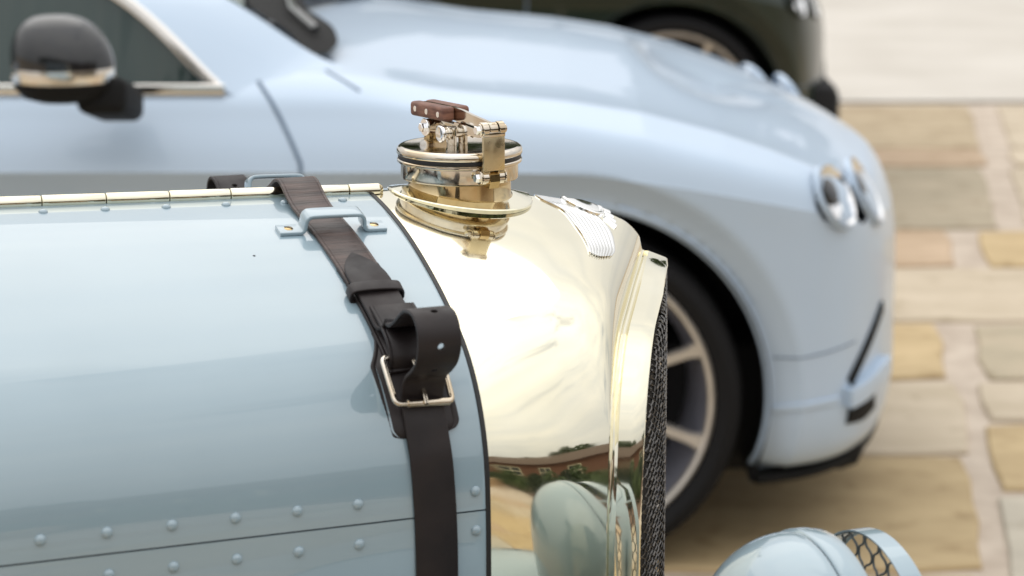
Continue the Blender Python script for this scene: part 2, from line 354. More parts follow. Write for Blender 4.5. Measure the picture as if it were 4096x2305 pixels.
# piano hinge along the ridge
joints = [-.0745, -.1081, -.1624, -.2184, -.274, -.3305, -.3869, -.442] + [-.442 - .0555 * i for i in range(1, 11)]
for i in range(len(joints) - 1):
    b0, a0 = joints[i], joints[i + 1]; r = .0062
    zc = lambda s: bon(s, 0, 0)[2] + .0020
    P0, P1 = np.array([a0 + .0003, 0, zc(a0)]), np.array([b0 - .0003, 0, zc(b0)]); L = np.linalg.norm(P1 - P0)
    pr = [(r - .0009, 0), (r - .0003, .0003), (r, .0008), (r, L - .0008), (r - .0003, L - .0003), (r - .0009, L)] if i else [(r - .0009, 0), (r, .0006), (r, L - .005), (r * .92, L - .0028), (r * .7, L - .001), (r * .35, L - .0001), (0, L)]
    V, F = lathe(pr, P0, P1 - P0, 28, close=bool(i) or True); mesh('hinge_segment', V, F, BRASS, car, angle=35)
V, F = tube([np.array([s, 0, zc(s)]) for s in (S0, -.08)], .0052, 12); mesh('hinge_pin', V, F, RUBBER, car)

# ---------------- radiator shell
TANP = math.tan(R(28)); cF0, cE0 = .185, .2112
def sEf(u): return float(np.interp(u, [0, .0265, .117, .194, .2527, .290, .301, .3084, .32], [.2112, .2000, .1557, .1143, .0836, .0632, .0563, .0518, .049]))
NT = 150
def resamp(u, z, n=NT):
    a_ = arc(u, z); k = np.linspace(0, 1, n) ** 1.25
    t = k * a_[-1]; return np.interp(t, a_, u), np.interp(t, a_, z)
rU, rZ = resamp(uR, zR); fU, fZ = resamp(uF, zF); eU, eZ = resamp(uE, zE)
bv = np.array([0, .12, .3, .54, .65, .79, .92, .985, 1.0]); 
ztop = np.array([1.2640, 1.2638, 1.2600, 1.2520, 1.2464, 1.2368, 1.2216, 1.2050, 1.1913])
blin = 1.264 + (1.1913 - 1.264) * bv
bulge = ztop - blin
def shell_pt(t, v, sg=1):
    i = t * (NT - 1); ru, rz, fu, fz = (np.interp(i, range(NT), A_) for A_ in (rU, rZ, fU, fZ))
    sR = -.0845; sF = cF0 - TANP * fu
    B = BULGE(v); w = max(0, min(1, (fz - 1.10) / .065)); w = w * w * (3 - 2 * w)
    u = ru + (fu - ru) * v; z = rz + (fz - rz) * v + B * w; u += (1 - w) * .004 * math.sin(math.pi * v)
    return L3(sR + (sF - sR) * v, sg * u, z)
_bs = catmull(np.stack([bv, bulge], 1), 20)
BULGE = lambda v: float(np.interp(v, _bs[:, 0], _bs[:, 1]))
vv = np.concatenate([np.linspace(0, .85, 26), np.linspace(.87, 1, 16)])
ts = np.linspace(0, 1, 110)
def shell_half(sg):
    G = [[shell_pt(t, v, sg) for t in ts] for v in vv]
    G = [[shell_pt(t, 0, sg) + L3(.001, -sg * .004 if t > .3 else 0, -.006) for t in ts]] + G
    return G
Gn, Gf = shell_half(1), shell_half(-1)
G = [[*b[::-1][:-1], *a_] for a_, b in zip(Gn, Gf)]
V, F = grid(np.array(G)); shell = mesh('radiator_shell', V, F, BRASS, car, angle=60)
SHELL = BVHTree.FromPolygons([Vector(v) for v in V], F)
# front rim band: F -> narrow flute -> flat plate -> E, a lip running forward round the shell
def ring(k, ds=0., inset=0., fl=0.):
    """k 0 = seam F, 1 = outer edge E; inset moves the ring inwards"""
    o = []
    for sg in (-1, 1):
        L = []
        for m_ in range(0, NT, 2):
            uu = fU[m_] + (eU[m_] - fU[m_]) * k; zz = fZ[m_] + (eZ[m_] - fZ[m_]) * k; s_ = (cF0 - TANP * fU[m_]) * (1 - k) + sEf(eU[m_]) * k + ds
            w = max(0, 1 - m_ / NT * 1.6); k2 = max(0, min(1, (zz - 1.00) / .16)); ins = inset + fl * k2 * k2 * (3 - 2 * k2)
            L.append(L3(s_, sg * max(0, uu - ins * min(1, uu / .1)), zz - ins * (.1 + .9 * k2)))
        o += L[::-1][:-1] if sg < 0 else L
    return o
rings = [ring(0), ring(0, .0008, .0018), ring(0, .0016, .0020), ring(.05, .0010, .0006, .0006), ring(.10, .0010, .0004, .0030), ring(.16, .0012, .0002, .0036), ring(.22, .0010, 0, .0010), ring(.26, 0, 0, 0), ring(.6), ring(.95), ring(1.0, 0, .0004), ring(1.0, .0008, .0014), ring(1.0, .0004, .0034), ring(1.0, -.012, .0040)]
V, F = grid(np.array(rings)); mesh('radiator_front_rim', V, F, BRASS, car, angle=28)
# dark core behind the mesh
def vee(c, dz=0):
    return [L3(sEf(u) + c - cE0, sg * u, z - dz) for sg in (-1, 1) for u, z in (list(zip(eU[::3], eZ[::3]))[::-1 if sg < 0 else 1])]
top = [L3(sEf(abs(u)) - .008, u, float(np.interp(abs(u), eU, eZ)) - .002) for u in np.linspace(-.302, .302, 80)]; V = top + [np.array([p[0], p[1], .62]) for p in top]; n_ = len(top)
mesh('radiator_core', V, [(i, i + 1, n_ + i + 1, n_ + i) for i in range(n_ - 1)], BLACK, car, False)
# woven chain mesh: interlocked zig-zag wires
parts = []
pitch = .0047
_mi = int(np.argmax(uE[:-1] > .3062)); _mu, _mz = uE[:_mi], zE[:_mi]; _zi = np.array(zE)[::-1]; _ui = np.array(uE)[::-1]
def guard_s(u, z):
    ue = float(np.interp(z, _zi, _ui)); x = max(0, ue - u); gap = max(0, .2098 - sEf(ue) - .444 * ue)
    return .2098 - .444 * u - gap * (1 - min(1, x / .052)) ** 1.35
for sg in (1, -1):
    for i in range(int(.306 / pitch)):
        u0 = (i + .5) * pitch; P = []; st = .0021 if sg > 0 else .0042; zt_ = float(np.interp(u0 + .004, _mu, _mz)) - .002
        for j in range(int((zt_ - .80) / st)):
            z_ = zt_ - j * st; ph = math.pi * (z_ - .8) / .0042 + (math.pi if i % 2 else 0)
            u = u0 + math.cos(ph) * pitch * .58; dep = math.sin(ph) * .0012; s_ = guard_s(max(0, u), z_); t_ = nrm((guard_s(max(0, u - .002), z_) - s_, -.002))
            P.append(L3(s_ - t_[1] * dep, sg * (u + t_[0] * dep), z_))
        if len(P) > 3: parts.append(tube(P, .0009, 5))
V, F = merge(parts); tag(mesh('radiator_mesh', V, F, WIRE, car, fix=False, angle=60), kind='stuff')
lowp = vee(cE0 - .004); V = [np.array([p[0], p[1], .80]) for p in lowp] + [np.array([p[0], p[1], .62]) for p in lowp]; n_ = len(lowp)
mesh('radiator_lower_core', V, [(i, i + 1, n_ + i + 1, n_ + i) for i in range(n_ - 1)], WIRE, car, False)
# winged emblem on the front of the shell
emb = empty('winged_emblem', (0, 0, 0), 0, car)
def SH(s, u, h):
    h0 = SHELL.ray_cast(Vector((s, -u, 1.6)), Vector((0, 0, -1))); n = np.array(h0[1]); n = n if n[2] > 0 else -n
    return np.array(h0[0]) + n * h
for sg in (1, -1):
    Lc = catmull([(.0745, .000), (.0770, .0110), (.0837, .0213), (.0885, .0314), (.0892, .0441), (.0871, .0674), (.0852, .091), (.0826, .1072), (.0802, .1175), (.0774, .1270)], 8)
    Tc = catmull([(.1120, .000), (.1200, .012), (.1270, .024), (.1305, .034), (.1308, .048), (.1277, .0637), (.1235, .0760), (.1196, .0870), (.1145, .0985), (.1080, .1090)], 8)
    def Q(t, w):
        i = min(t, 1) * (len(Lc) - 1); j0 = int(min(i, len(Lc) - 2)); f_ = i - j0 + (max(t, 1) - 1) * (len(Lc) - 1)
        a_ = Lc[j0] + (Lc[j0 + 1] - Lc[j0]) * f_; b_ = Tc[j0] + (Tc[j0 + 1] - Tc[j0]) * f_; return a_ + (b_ - a_) * w
    NF = 9; ws = np.linspace(0, 1, NF * 6 + 1); G = []
    tt_ = list(np.linspace(0, 1, 40)) + [None] * 5
    for k_, t in enumerate(tt_):
        row = []
        for w in ws:
            ph = abs(math.sin(math.pi * w * NF)); te = 1 + .085 * math.sin(math.pi * w) + .028 * ph
            x_ = (k_ / 42) * te if k_ < 43 else te; x_ = min(x_, te)
            s_, u_ = Q(x_, w); env = min(1, max(0, (x_ - .12) / .4)); h = .0006 + .0015 * ph ** .4 * env + .0007 * (1 - env)
            if k_ >= 43: h = .0008 if k_ == 43 else -.0006
            if w in (0., 1.): h = -.0006
            row.append(SH(s_, sg * u_, h))
        G.append(row)
    V, F = grid(np.array(G)); mesh('wing', V, F, ENAMEL, emb, angle=25)
G = []
for r_, h in ((0, .0042), (.5, .0040), (.80, .0034), (.84, .0026), (.87, .0040), (.94, .0044), (1.0, .0036), (1.03, -.0004)):
    G.append([SH(.1215 + .0195 * r_ * math.cos(a_), .0255 * r_ * math.sin(a_), h) for a_ in np.linspace(0, 2 * math.pi, 49)[:-1]])
V, F = grid(np.array(G), close_v=True); mesh('oval_centre', V, F, ENAMEL, emb, angle=30)
G = []
for k_ in range(8):
    row = []
    for w in np.linspace(-1, 1, 43):
        ph = abs(math.sin(math.pi * (w + 1) * 3.5)); L_ = (.0105 + .001 * ph) * k_ / 6 if k_ < 7 else .0117; uu = w * (.022 + .014 * min(k_, 6) / 6)
        row.append(SH(.1385 + L_ * (1 - .35 * w * w) - .0040 * w * w, uu, (.0018 + .0009 * ph) if 0 < k_ < 7 and abs(w) < .999 else -.0004))
    G.append(row)
V, F = grid(np.array(G)); mesh('tail_feathers', V, F, ENAMEL, emb, angle=25)

# ---------------- filler cap
ZR = 1.3000     # lid rim level
capE = empty('filler_cap', (0, 0, 0), 0, car)
def world_dir_to_local(dx, dy):
    c, s_ = math.cos(-TH), math.sin(-TH); return np.array([c * dx - s_ * dy, s_ * dx + c * dy, 0])
e1 = nrm(world_dir_to_local(.50, -.866)); e2 = nrm(world_dir_to_local(.866, .50)); ez = np.array([0, 0, 1.])
def H(a_, b_, c_): return e1 * a_ + e2 * b_ + ez * (ZR + c_)
# saddle flange lying on the shell
def onshell(s, u, h=0):
    loc_, nr, idx, d = SHELL.ray_cast(Vector((s, -u, 1.6)), Vector((0, 0, -1)))
    if loc_ is None: return np.array([s, -u, 1.1]), np.array([0, 0, 1.])
    n = np.array(nr); n = n if n[2] > 0 else -n
    return np.array(loc_) + n * h, n
G = []
for r, h in ((.046, .0045), (.052, .0042), (.0615, .0028), (.0645, .0026), (.0655, .0016), (.0652, .0002)):
    row = []
    for j in range(72):
        a_ = 2 * math.pi * j / 72; s_, u_ = r * math.cos(a_) * 1.03, r * math.sin(a_) * 1.02; p, n = onshell(s_, u_, h + (  .0022 * math.sin(a_) ** 2 * max(0, (r - .046) / .02) ** 1.2 if h > .001 else 0)); row.append(p)
    G.append(row)
V, F = grid(np.array(G), close_v=True); mesh('base_flange', V, F, BRASS, capE, angle=40)
# neck cut to the saddle at the bottom
rn = .0478; G = [[np.array([rn * math.cos(2 * math.pi * j / 72), rn * math.sin(2 * math.pi * j / 72), zz if zz else 0]) for j in range(72)] for zz in (ZR - .028,)]
row = []; row2 = []
for j in range(72):
    a_ = 2 * math.pi * j / 72; p, n = onshell(rn * math.cos(a_), -rn * math.sin(a_), .0035); row.append(np.array([rn * math.cos(a_), rn * math.sin(a_), p[2] + .002]))
    p2, n = onshell((rn + .0022) * math.cos(a_), -(rn + .0022) * math.sin(a_), .0035); row2.append(p2)
G.append(row); G.append(row2); V, F = grid(np.array(G), close_v=True); mesh('neck', V, F, OLDBRASS, capE, angle=50)
V, F = lathe([(.0470, -.0285), (.0530, -.0283), (.0542, -.0275), (.0545, -.026), (.0545, -.0135), (.05, -.0130)], (0, 0, ZR), ez, 96); mesh('collar', V, F, NICKEL, capE)
V, F = lathe([(.050, -.0135), (.0560, -.0134), (.0576, -.0125), (.0580, -.0112), (.0578, -.0100), (.0570, -.0093), (.050, -.0092)], (0, 0, ZR), ez, 96); mesh('lower_lid_ring', V, F, NICKEL, capE)
V, F = lathe([(.050, -.0092), (.0568, -.0092), (.0570, -.0088), (.0570, -.0060), (.0568, -.0056), (.05, -.0056)], (0, 0, ZR), ez, 96); mesh('sealing_washer', V, F, RUBBER, capE)
V, F = lathe([(.050, -.0056), (.0570, -.0055), (.0581, -.0046), (.0584, -.0030), (.0582, -.0012), (.0574, .0008), (.0560, .0020), (.0540, .0026), (.0530, .0024), (.0, .0024)], (0, 0, ZR), ez, 96, False)
mesh('lid', V, F, NICKEL, capE, angle=60)
# clamp plate
T = .0024
mesh('clamp_plate', *bbox(H(.0635, 0, .0035), e2, e1, ez, .0218, .0042, .0330, .0007), DULLBRASS, capE)
latch = bpy.data.objects['clamp_plate']
def P2(name, geo, m, par=capE, **k): return mesh(name, *geo, m, par, **k)
# top knuckle (three barrels) and sloping cheeks
for b_, w in ((-.0083, .0066), (0, .0088), (.0083, .0066)):
    P2('knuckle', pin(H(.0600, b_, .0245), e2, .0070 if b_ else .0064, w - .0004, 28), NICKEL)
P2('knuckle_cheek', bbox(H(.0632, 0, .0205), e2, e1, ez, .0222, .0060, .0050, .0008), NICKEL)
P2('pivot_bolt', pin(H(.0600, -.0140, .0245), e2, .0043, .0056, 6), CHROME); P2('bolt_washer', pin(H(.0600, -.0122, .0245), e2, .0056, .0012, 24), NICKEL); P2('pivot_bolt', pin(H(.0600, .0130, .0245), e2, .0040, .003, 16), NICKEL)
# bottom knuckle + hook tongue from collar
for b_, w in ((-.0080, .0070), (.0080, .0070)): P2('knuckle', pin(H(.0600, b_, -.0195), e2, .0062, w - .0004, 28), NICKEL)
P2('knuckle', pin(H(.0600, 0, -.0195), e2, .0056, .0090, 28), OLDBRASS)
P2('clamp_web', bbox(H(.0628, -.0075, -.0140), e2, e1, ez, .0070, .0042, .0060, .0006), DULLBRASS); P2('clamp_web', bbox(H(.0628, .0075, -.0140), e2, e1, ez, .0070, .0042, .0060, .0006), DULLBRASS)
tong = [H(.0545, 0, -.0135), H(.060, 0, -.0120), H(.0665, 0, -.0160), H(.0672, 0, -.0225), H(.064, 0, -.0290), H(.0545, 0, -.0285)]
V, F = extrude([p - e2 * .0050 for p in tong], e2 * .0100); P2('hook_tongue', (V, F), OLDBRASS, angle=20)
P2('pivot_bolt', pin(H(.0600, -.0150, -.0190), e2, .0042, .0050, 6), CHROME); P2('bolt_washer', pin(H(.0600, -.0125, -.0190), e2, .0064, .0014, 24), NICKEL); P2('bolt_washer', pin(H(.0600, .0125, -.0190), e2, .0064, .0014, 24), NICKEL)
# lever arm (flat blade) from the knuckle up and back to the handle
blade = [(.0640, .0300), (.0590, .0305), (.0300, .0330), (.0080, .0355), (-.010, .0362), (-.068, .0345), (-.068, .0265), (-.006, .0240), (.0120, .0215), (.0300, .0185), (.0440, .0160), (.0540, .0160), (.0620, .0200)]
V, F = extrude([H(a_, -.0017, c_) for a_, c_ in blade], e2 * .0034); P2('lever_blade', (V, F), NICKEL, angle=25)
# two wooden scales
for b_ in (-.0078, .0078):
    P2('wooden_scale', rbox(H(-.0385, b_, .0293), nrm(e1 * 1 + ez * .03), e2, nrm(ez - e1 * .03), .068, .0124, .0138, .0034), WOOD)
for k, a_ in enumerate((-.0610, -.0385, -.0160)):
    P2('handle_rivet', pin(H(a_, -.0142, .0291), e2, .0027, .0006, 14, .0001), CHROME)
# bridge bar, rear hinge and centre post
P2('bridge_bar', bbox(H(-.0240, 0, .0195), e1, e2, ez, .060, .0070, .0040, .0008), NICKEL)
P2('rear_hinge_barrel', pin(H(-.0480, 0, .0130), e2, .0078, .0200, 28), NICKEL); P2('rear_hinge_block', bbox(H(-.0480, 0, .0070), e1, e2, ez, .0110, .0180, .0100, .0008), OLDBRASS)
P2('bolt_washer', pin(H(-.0480, -.0108, .0130), e2, .0084, .0014, 24), CHROME); P2('pivot_bolt', pin(H(-.0480, -.0135, .0130), e2, .0044, .0044, 6), CHROME)
for b_ in (-.0058, .0058): P2('centre_post', bbox(H(-.0040, b_, .0105), e1, e2, ez, .0125, .0040, .0170, .0012), NICKEL)
P2('cross_pin', pin(H(-.0040, 0, .0130), e2, .0046, .0330, 24), NICKEL)
P2('grub_screw', lathe([(.0, -.0190), (.0050, -.0190), (.0066, -.0194), (.0078, -.0186), (.0082, -.0173), (.0078, -.0160), (.0045, -.0156), (.0045, -.0110)], H(-.0040, 0, .0130), e2, 32), CHROME)
P2('bolt_washer', pin(H(-.0040, -.0105, .0130), e2, .0064, .0022, 24), NICKEL); P2('bolt_washer', pin(H(-.0040, .0155, .0130), e2, .0062, .0018, 24), NICKEL)
V, F = extrude([H(a_, -.0062, c_) for a_, c_ in ((.0, .0215), (.002, .0240), (.050, .0215), (.056, .0170), (.046, .0150), (.004, .0160))], e2 * .0022); P2('toggle_link', (V, F), NICKEL, angle=25)
V, F = extrude([H(a_, .0045, c_) for a_, c_ in ((.0, .0215), (.002, .0240), (.050, .0255), (.056, .0200), (.046, .0170), (.004, .0160))], e2 * .0022); P2('toggle_link', (V, F), NICKEL, angle=25)

# ---------------- strap guides (both sides)
for sg in (1, -1):
    gd = empty('strap_guide', (0, 0, 0), 0, car)
    q0 = sg * q_u(.092)
    path = catmull([(-.2000, .0016), (-.1860, .0016), (-.1805, .0020), (-.1776, .0048), (-.1764, .0120), (-.1744, .0150), (-.1700, .0164), (-.150, .0166), (-.130, .0164), (-.1262, .0150), (-.1242, .0120), (-.1232, .0048), (-.1205, .0020), (-.1160, .0016), (-.1030, .0016)], 6)
    nb = bnorm(-.15, q0); A_ = nrm(bon(-.15, q0 + .01) - bon(-.15, q0 - .01)); P, A, N = [], [], []
    for i, (s_, h_) in enumerate(path):
        t = nrm(path[min(i + 1, len(path) - 1)] - path[max(i - 1, 0)])
        P.append(bon(s_, q0, h_)); A.append(A_); N.append(nrm(np.array([-t[1], 0, 0]) + nb * t[0]))
    V, F = sweep(P, A, N, rrect(.0180, .0034, .0012)); mesh('guide_bar', V, F, PAINT, gd, angle=45)
    for s_ in (-.1905, -.1125):
        ax = bnorm(s_, q0)
        c = bon(s_, q0, .0030); sc = mesh('screw', *lathe([(.0042, -.001), (.0042, .0002), (.0034, .0009), (.0, .0012)], c, ax, 18, False), OLDBRASS, gd)
        d = nrm(np.array([1, 0, 0]) + A_ * .8); mesh('screw_slot', *bbox(c + ax * .0011, d, np.cross(ax, d), ax, .0078, .0008, .0006, 0), BLACK, sc, False)

# ---------------- headlamp (camera side)
hl = empty('headlamp', (0, 0, 0), 0, car)
LC = L3(.186, .36, 1.0135 - .113); LA = nrm(np.array([1, 0, .0]))
V, F = lathe([(.1125 * math.sin(a_), -.0015 - .088 * math.cos(a_) ** .95 if a_ < 1.57 else -.0015) for a_ in np.linspace(0, math.pi / 2, 26)] + [(.1115, -.0004)], LC, LA, 96, False); mesh('lamp_bowl', V, F, PAINT, hl, angle=60)
V, F = lathe([(.1105, -.002), (.1105, .002)], LC, LA, 96, False); mesh('rim_gap', V, F, RUBBER, hl)
V, F = lathe([(.1115, .0004), (.1132, .0012), (.1140, .004), (.1138, .014), (.1118, .0240), (.1080, .0275), (.102, .028)], LC, LA, 96, False); mesh('lamp_rim', V, F, PAINT, hl, angle=60)
V, F = lathe([(.103, .024), (.075, .032), (.035, .034), (0, .036)], LC, LA, 64, False); mesh('lamp_lens', V, F, LENS, hl)
# stone guard: band and hex wire
V, F = lathe([(.1055, .0560), (.1070, .0554), (.1070, .0740), (.1055, .0755), (.1030, .0755), (.1035, .0740), (.1048, .0730), (.1048, .0562)], LC, LA, 96, False); mesh('guard_band', V, F, PAINT, hl, angle=40)
parts = []; hx = .0125
ee = np.array([0, 1., 0]); gg = np.array([0, 0, 1.])
def guardpt(x, y): return LC + LA * .0580 + ee * x + gg * y
for i in range(-10, 11):
    P = []
    x0 = i * hx
    for j in range(-66, 67):
        y_ = j * .0016; x_ = x0 + (hx * .42) * (1 if i % 2 else -1) * math.copysign(abs(math.sin(y_ / .0135 * math.pi / 1.0 * .5 * 2)) ** .6, math.sin(y_ / .0135 * math.pi))
        if x_ * x_ + y_ * y_ < .1045 ** 2: P.append(guardpt(x_, y_) + LA * .0006 * math.sin(y_ / .0135 * math.pi))
    if len(P) > 3: parts.append(tube(P, .0011, 6))
V, F = merge(parts); tag(mesh('stone_guard_wire', V, F, DARKMESH, hl, fix=False), kind='stuff')
for k in range(4):
    a_ = R(45 + 90 * k); d = ee * math.cos(a_) + gg * math.sin(a_); mesh('guard_stay', *tube([LC + LA * .018 + d * .1105, LC + LA * .058 + d * .1055], .0018, 8), PAINT, hl)
# embossed maker's lettering on the bowl, faint
P0 = []
bowl = lambda h: .1125 * math.sqrt(max(0, 1 - (h / .0895) ** 2))
glyphs = [[(0, 0), (0, 1)], [(0, 1), (0, .2), (.5, 0), (.9, .2), (.9, 1)], [(.9, .9), (.3, 1), (0, .5), (.3, 0), (.9, .1)], [(0, 0), (.45, 1), (.9, 0)], [(.9, .9), (.2, 1), (.2, .55), (.9, .45), (.8, 0), (0, .1)]]
glyphs[0] = [(0, 1), (0, 0), (.7, 0)]
parts = []
for gi, g_ in enumerate(glyphs):
    pts = []
    for x, y_ in g_:
        h = -.062 + gi * .0075 + x * .0048; ang = R(34) + y_ * .050; r = bowl(h) + .0003
        pts.append(LC + LA * h + (-ee * math.sin(ang) + gg * math.cos(ang)) * r)
    parts.append(tube(pts, .00055, 5))
V, F = merge(parts); mesh('embossed_lettering', V, F, PAINT, hl, fix=False)
mesh('lamp_stalk', *tube([LC - gg * .10 - LA * .03, LC - gg * .17 - LA * .05 + ee * .03, LC - gg * .28 - LA * .06 + ee * .10], .014, 16), PAINT, hl)
_ls = .934; hl.scale = (_ls, _ls, _ls); hl.location = Vector(L3(.108, .50, 1.0655 - .1055)) - _ls * Vector(LC)
# front wing, wheel and chassis horn: below the picture but mirrored in the brass
WC = L3(.06, .71, .42)
G = []
for k in range(40):
    a_ = R(-10 + 150 * k / 39); c = WC + np.array([math.cos(a_) * .47, 0, math.sin(a_) * .47]); n = np.array([math.cos(a_), 0, math.sin(a_)])
    G.append([c + np.array([0, 1, 0]) * x * .095 - n * (.035 * (abs(x)) ** 3) for x in np.linspace(-1, 1, 13)])
V, F = grid(np.array(G)); mesh('front_wing', V, F, PAINT, car)
V, F = lathe([(.26, -.05), (.33, -.062), (.375, -.05), (.388, -.02), (.388, .02), (.375, .05), (.33, .062), (.26, .05)], WC, (0, 1, 0), 64, False); wl_ = mesh('front_wheel', V, F, TYRE, car)
parts = [tube([WC + np.array([math.cos(R(a_ * 12)) * .04, .03 * (-1) ** a_, math.sin(R(a_ * 12)) * .04]), WC + np.array([math.cos(R(a_ * 12 + 20)) * .265, 0, math.sin(R(a_ * 12 + 20)) * .265])], .003, 5) for a_ in range(30)]
parts.append(lathe([(.045, -.05), (.045, .05)], WC, (0, 1, 0), 24)); V, F = merge(parts); mesh('wire_spokes', V, F, PAINT, wl_, fix=False)
mesh('wing_stay', *tube([L3(.06, .30, .66), L3(.12, .46, .74), L3(.16, .62, .77), L3(.20, .70, .79)], .014, 12), PAINT, car)
mesh('chassis_rail', *bbox(L3(-.45, .26, .58), (1, 0, 0), (0, 1, 0), (0, 0, 1), 1.1, .05, .11, .01), PAINT, car); mesh('chassis_rail', *bbox(L3(-.45, -.26, .58), (1, 0, 0), (0, 1, 0), (0, 0, 1), 1.1, .05, .11, .01), PAINT, car)
V, F = grid(np.array([[bon(s, q, .01) for q in np.linspace(-QMAX, QMAX, 60)] for s in (-1.055, -1.3, -1.75)])); mesh('scuttle', V, F, PAINT, car)

# ================================================================== BONNET STRAP
strap = empty('bonnet_strap', (-.0485, 2.211, 0), TH)
tag(strap, 'dark brown leather strap with nickel buckle fastened over the pale blue bonnet', 'strap')
SW = .0365
def sc(q):   # strap centre line
    return -.1565 + .0225 * min(1, max(0, (abs(q) - .05) / .36))
def ribbon(path, w, t, m, name, par, ds=0., taper=None, qm=1, rnd=.0012, edge=None, caps=True):
    """path: list of (q,h). ribbon across s."""
    P = catmull(path, 8) if len(path) > 2 else np.array(path); pts = [bon(sc(q) + ds, q * qm if qm < 0 else q, h) for q, h in P]
    return ribbon3(pts, w, t, m, name, par, taper, rnd)
def ribbon3(pts, w, t, m, name, par, taper=None, rnd=.0012):
    A, N = [], []
    for i in range(len(pts)):
        tg = nrm(pts[min(i + 1, len(pts) - 1)] - pts[max(i - 1, 0)]); a_ = np.array([1., 0, 0]); a_ = nrm(a_ - tg * (a_ @ tg)); A.append(a_); N.append(nrm(np.cross(tg, a_)))
    ww = [w] * len(pts) if taper is None else taper(len(pts))
    sec_ = rrect(w, t, rnd)
    if w > .03:      # creased line pressed along each edge, outer face
        e_ = w / 2 - .0030; top_ = [(x, y_) for x, y_ in sec_]
        ins = [(e_ + .0006, t / 2), (e_, t / 2 - .0006), (e_ - .0006, t / 2), (-e_ + .0006, t / 2), (-e_, t / 2 - .0006), (-e_ - .0006, t / 2)]
        sec_ = top_[:4] + ins + top_[4:]
    G = [[p + a_ * x * (wi / w) + n * y_ for x, y_ in sec_] for p, a_, n, wi in zip(pts, A, N, ww)]
    k = len(G[0]); V, F = grid(np.array(G), close_v=True); F.append(tuple(range(k))[::-1]); F.append(tuple((len(G) - 1) * k + i for i in range(k)))
    return mesh(name, V, F, m, par, angle=50)
for sg in (1, -1):
    f = lambda L: [(q * sg, h) for q, h in L]
    def rib(path, w, t, m, name, par=strap, ds=0., taper=None):
        P = catmull(path, 8); pts = [bon(sc(q) + ds, q * sg, h) for q, h in P]; return ribbon3(pts, w, t, m, name, par, taper)
    if sg == 1:
        P = catmull([(-.19, .003), (-.12, .003), (-.07, .0025), (-.035, .006), (-.012, .0128), (0, .0142), (.012, .0128), (.035, .006), (.07, .0028), (.11, .0028), (.16, .0028), (.19, .003)], 8)
        ribbon3([bon(sc(q), q, h) for q, h in P], SW, .0034, CREASED, 'upper_strap', strap)
    qk = q_u(.2)
    # buckle-end fold of the upper strap, two layers
    rib([(q_u(.16), .0025), (q_u(.20), .0028), (q_u(.24), .0030), (q_u(.262), .0042), (q_u(.275), .0050)], SW * 1.04, .0036, LEATHER, 'strap_underlayer')
    # backing pad with rounded lower corners
    qa, qb = q_u(.240), q_z(1.118)
    def tp_(n):
        o = []
        for i in range(n):
            x = i / (n - 1); w = SW * (1.0 + (.72) * min(1, max(0, (x - .05) / .30)) ** 1.5 * 1.0)
            e_ = max(0, (x - .90) / .10); w -= .024 * (1 - math.sqrt(max(0, 1 - e_ ** 2))); o.append(w)
        return o
    Pq = [bon(sc(q) - .001, q * sg, .0012) for q in np.linspace(qa, qb, 50)]
    ribbon3(Pq, SW, .0024, LEATHER, 'backing_pad', strap, tp_, .0010)
    # lower strap: rises, passes the buckle bar, big loop, then lies flat with a pointed end
    def LP(s_, u, z): return np.array([s_, -u * sg, z])
    sm = sc(q_u(.29)) 
    low = [bon(sc(q), q * sg, h) for q, h in ((QMAX - .01, .003), (q_z(.85), .003), (q_z(.95), .003), (q_z(1.03), .003), (q_z(1.09), .004), (q_z(1.12), .0055), (q_z(1.138), .0085))]
    loop = [LP(sm, u, z) for u, z in ((.3048, 1.1500), (.3085, 1.1600), (.3150, 1.1700), (.3300, 1.1790), (.3430, 1.1890), (.3500, 1.2030), (.3470, 1.2175), (.3350, 1.2260), (.3180, 1.2258), (.3040, 1.2200), (.2890, 1.2110), (.2740, 1.2040), (.2600, 1.2025))]
    tail = [bon(sc(q), q * sg, h) for q, h in ((q_u(.2430), .0105), (q_u(.225), .0085), (q_u(.205), .0080), (q_u(.19), .0078), (q_u(.172), .0070), (q_u(.158), .0062), (q_u(.146), .0060))]
    pts = catmull(low + loop + tail, 7)
    def tpl(n, w0=SW * .98):
        tot = np.concatenate([[0], np.cumsum(np.linalg.norm(np.diff(pts, axis=0), axis=1))]); o = []
        for d in tot[-1] - tot:
            x = min(1, d / .044); o.append(max(.002, w0 * (1 - (1 - x) ** 2.2) ** .85))
        return o
    ls = ribbon3(pts, SW * .98, .0034, LEATHER, 'lower_strap', strap, tpl)
    # punched holes in the loop: boolean cutters applied
    bmc = bmesh.new()
    cum = np.concatenate([[0], np.cumsum(np.linalg.norm(np.diff(pts, axis=0), axis=1))])
    for (u, z) in ((.3500, 1.2030), (.3340, 1.2262), (.3330, 1.1810), (.305, 1.2205)):
        c = LP(sm + .001, u, z); i = int(np.argmin(np.linalg.norm(pts - c, axis=1))); tg = nrm(pts[min(i + 1, len(pts) - 1)] - pts[i - 1]); nn = nrm(np.cross(tg, (1, 0, 0)))
        V, F = lathe([(.0029, -.004), (.0029, .004)], c, nn, 16); vs_ = [bmc.verts.new(Vector(v)) for v in V]
        for f_ in F: bmc.faces.new([vs_[k] for k in f_])
    bmesh.ops.recalc_face_normals(bmc, faces=bmc.faces)
    cme = bpy.data.meshes.new('cutter'); bmc.to_mesh(cme); bmc.free(); co = bpy.data.objects.new('cutter', cme); col.objects.link(co); co.parent = strap
    md = ls.modifiers.new('b', 'BOOLEAN'); md.operation = 'DIFFERENCE'; md.object = co; md.solver = 'EXACT'
    bpy.context.view_layer.update(); dg = bpy.context.evaluated_depsgraph_get(); nm = bpy.data.meshes.new_from_object(ls.evaluated_get(dg))
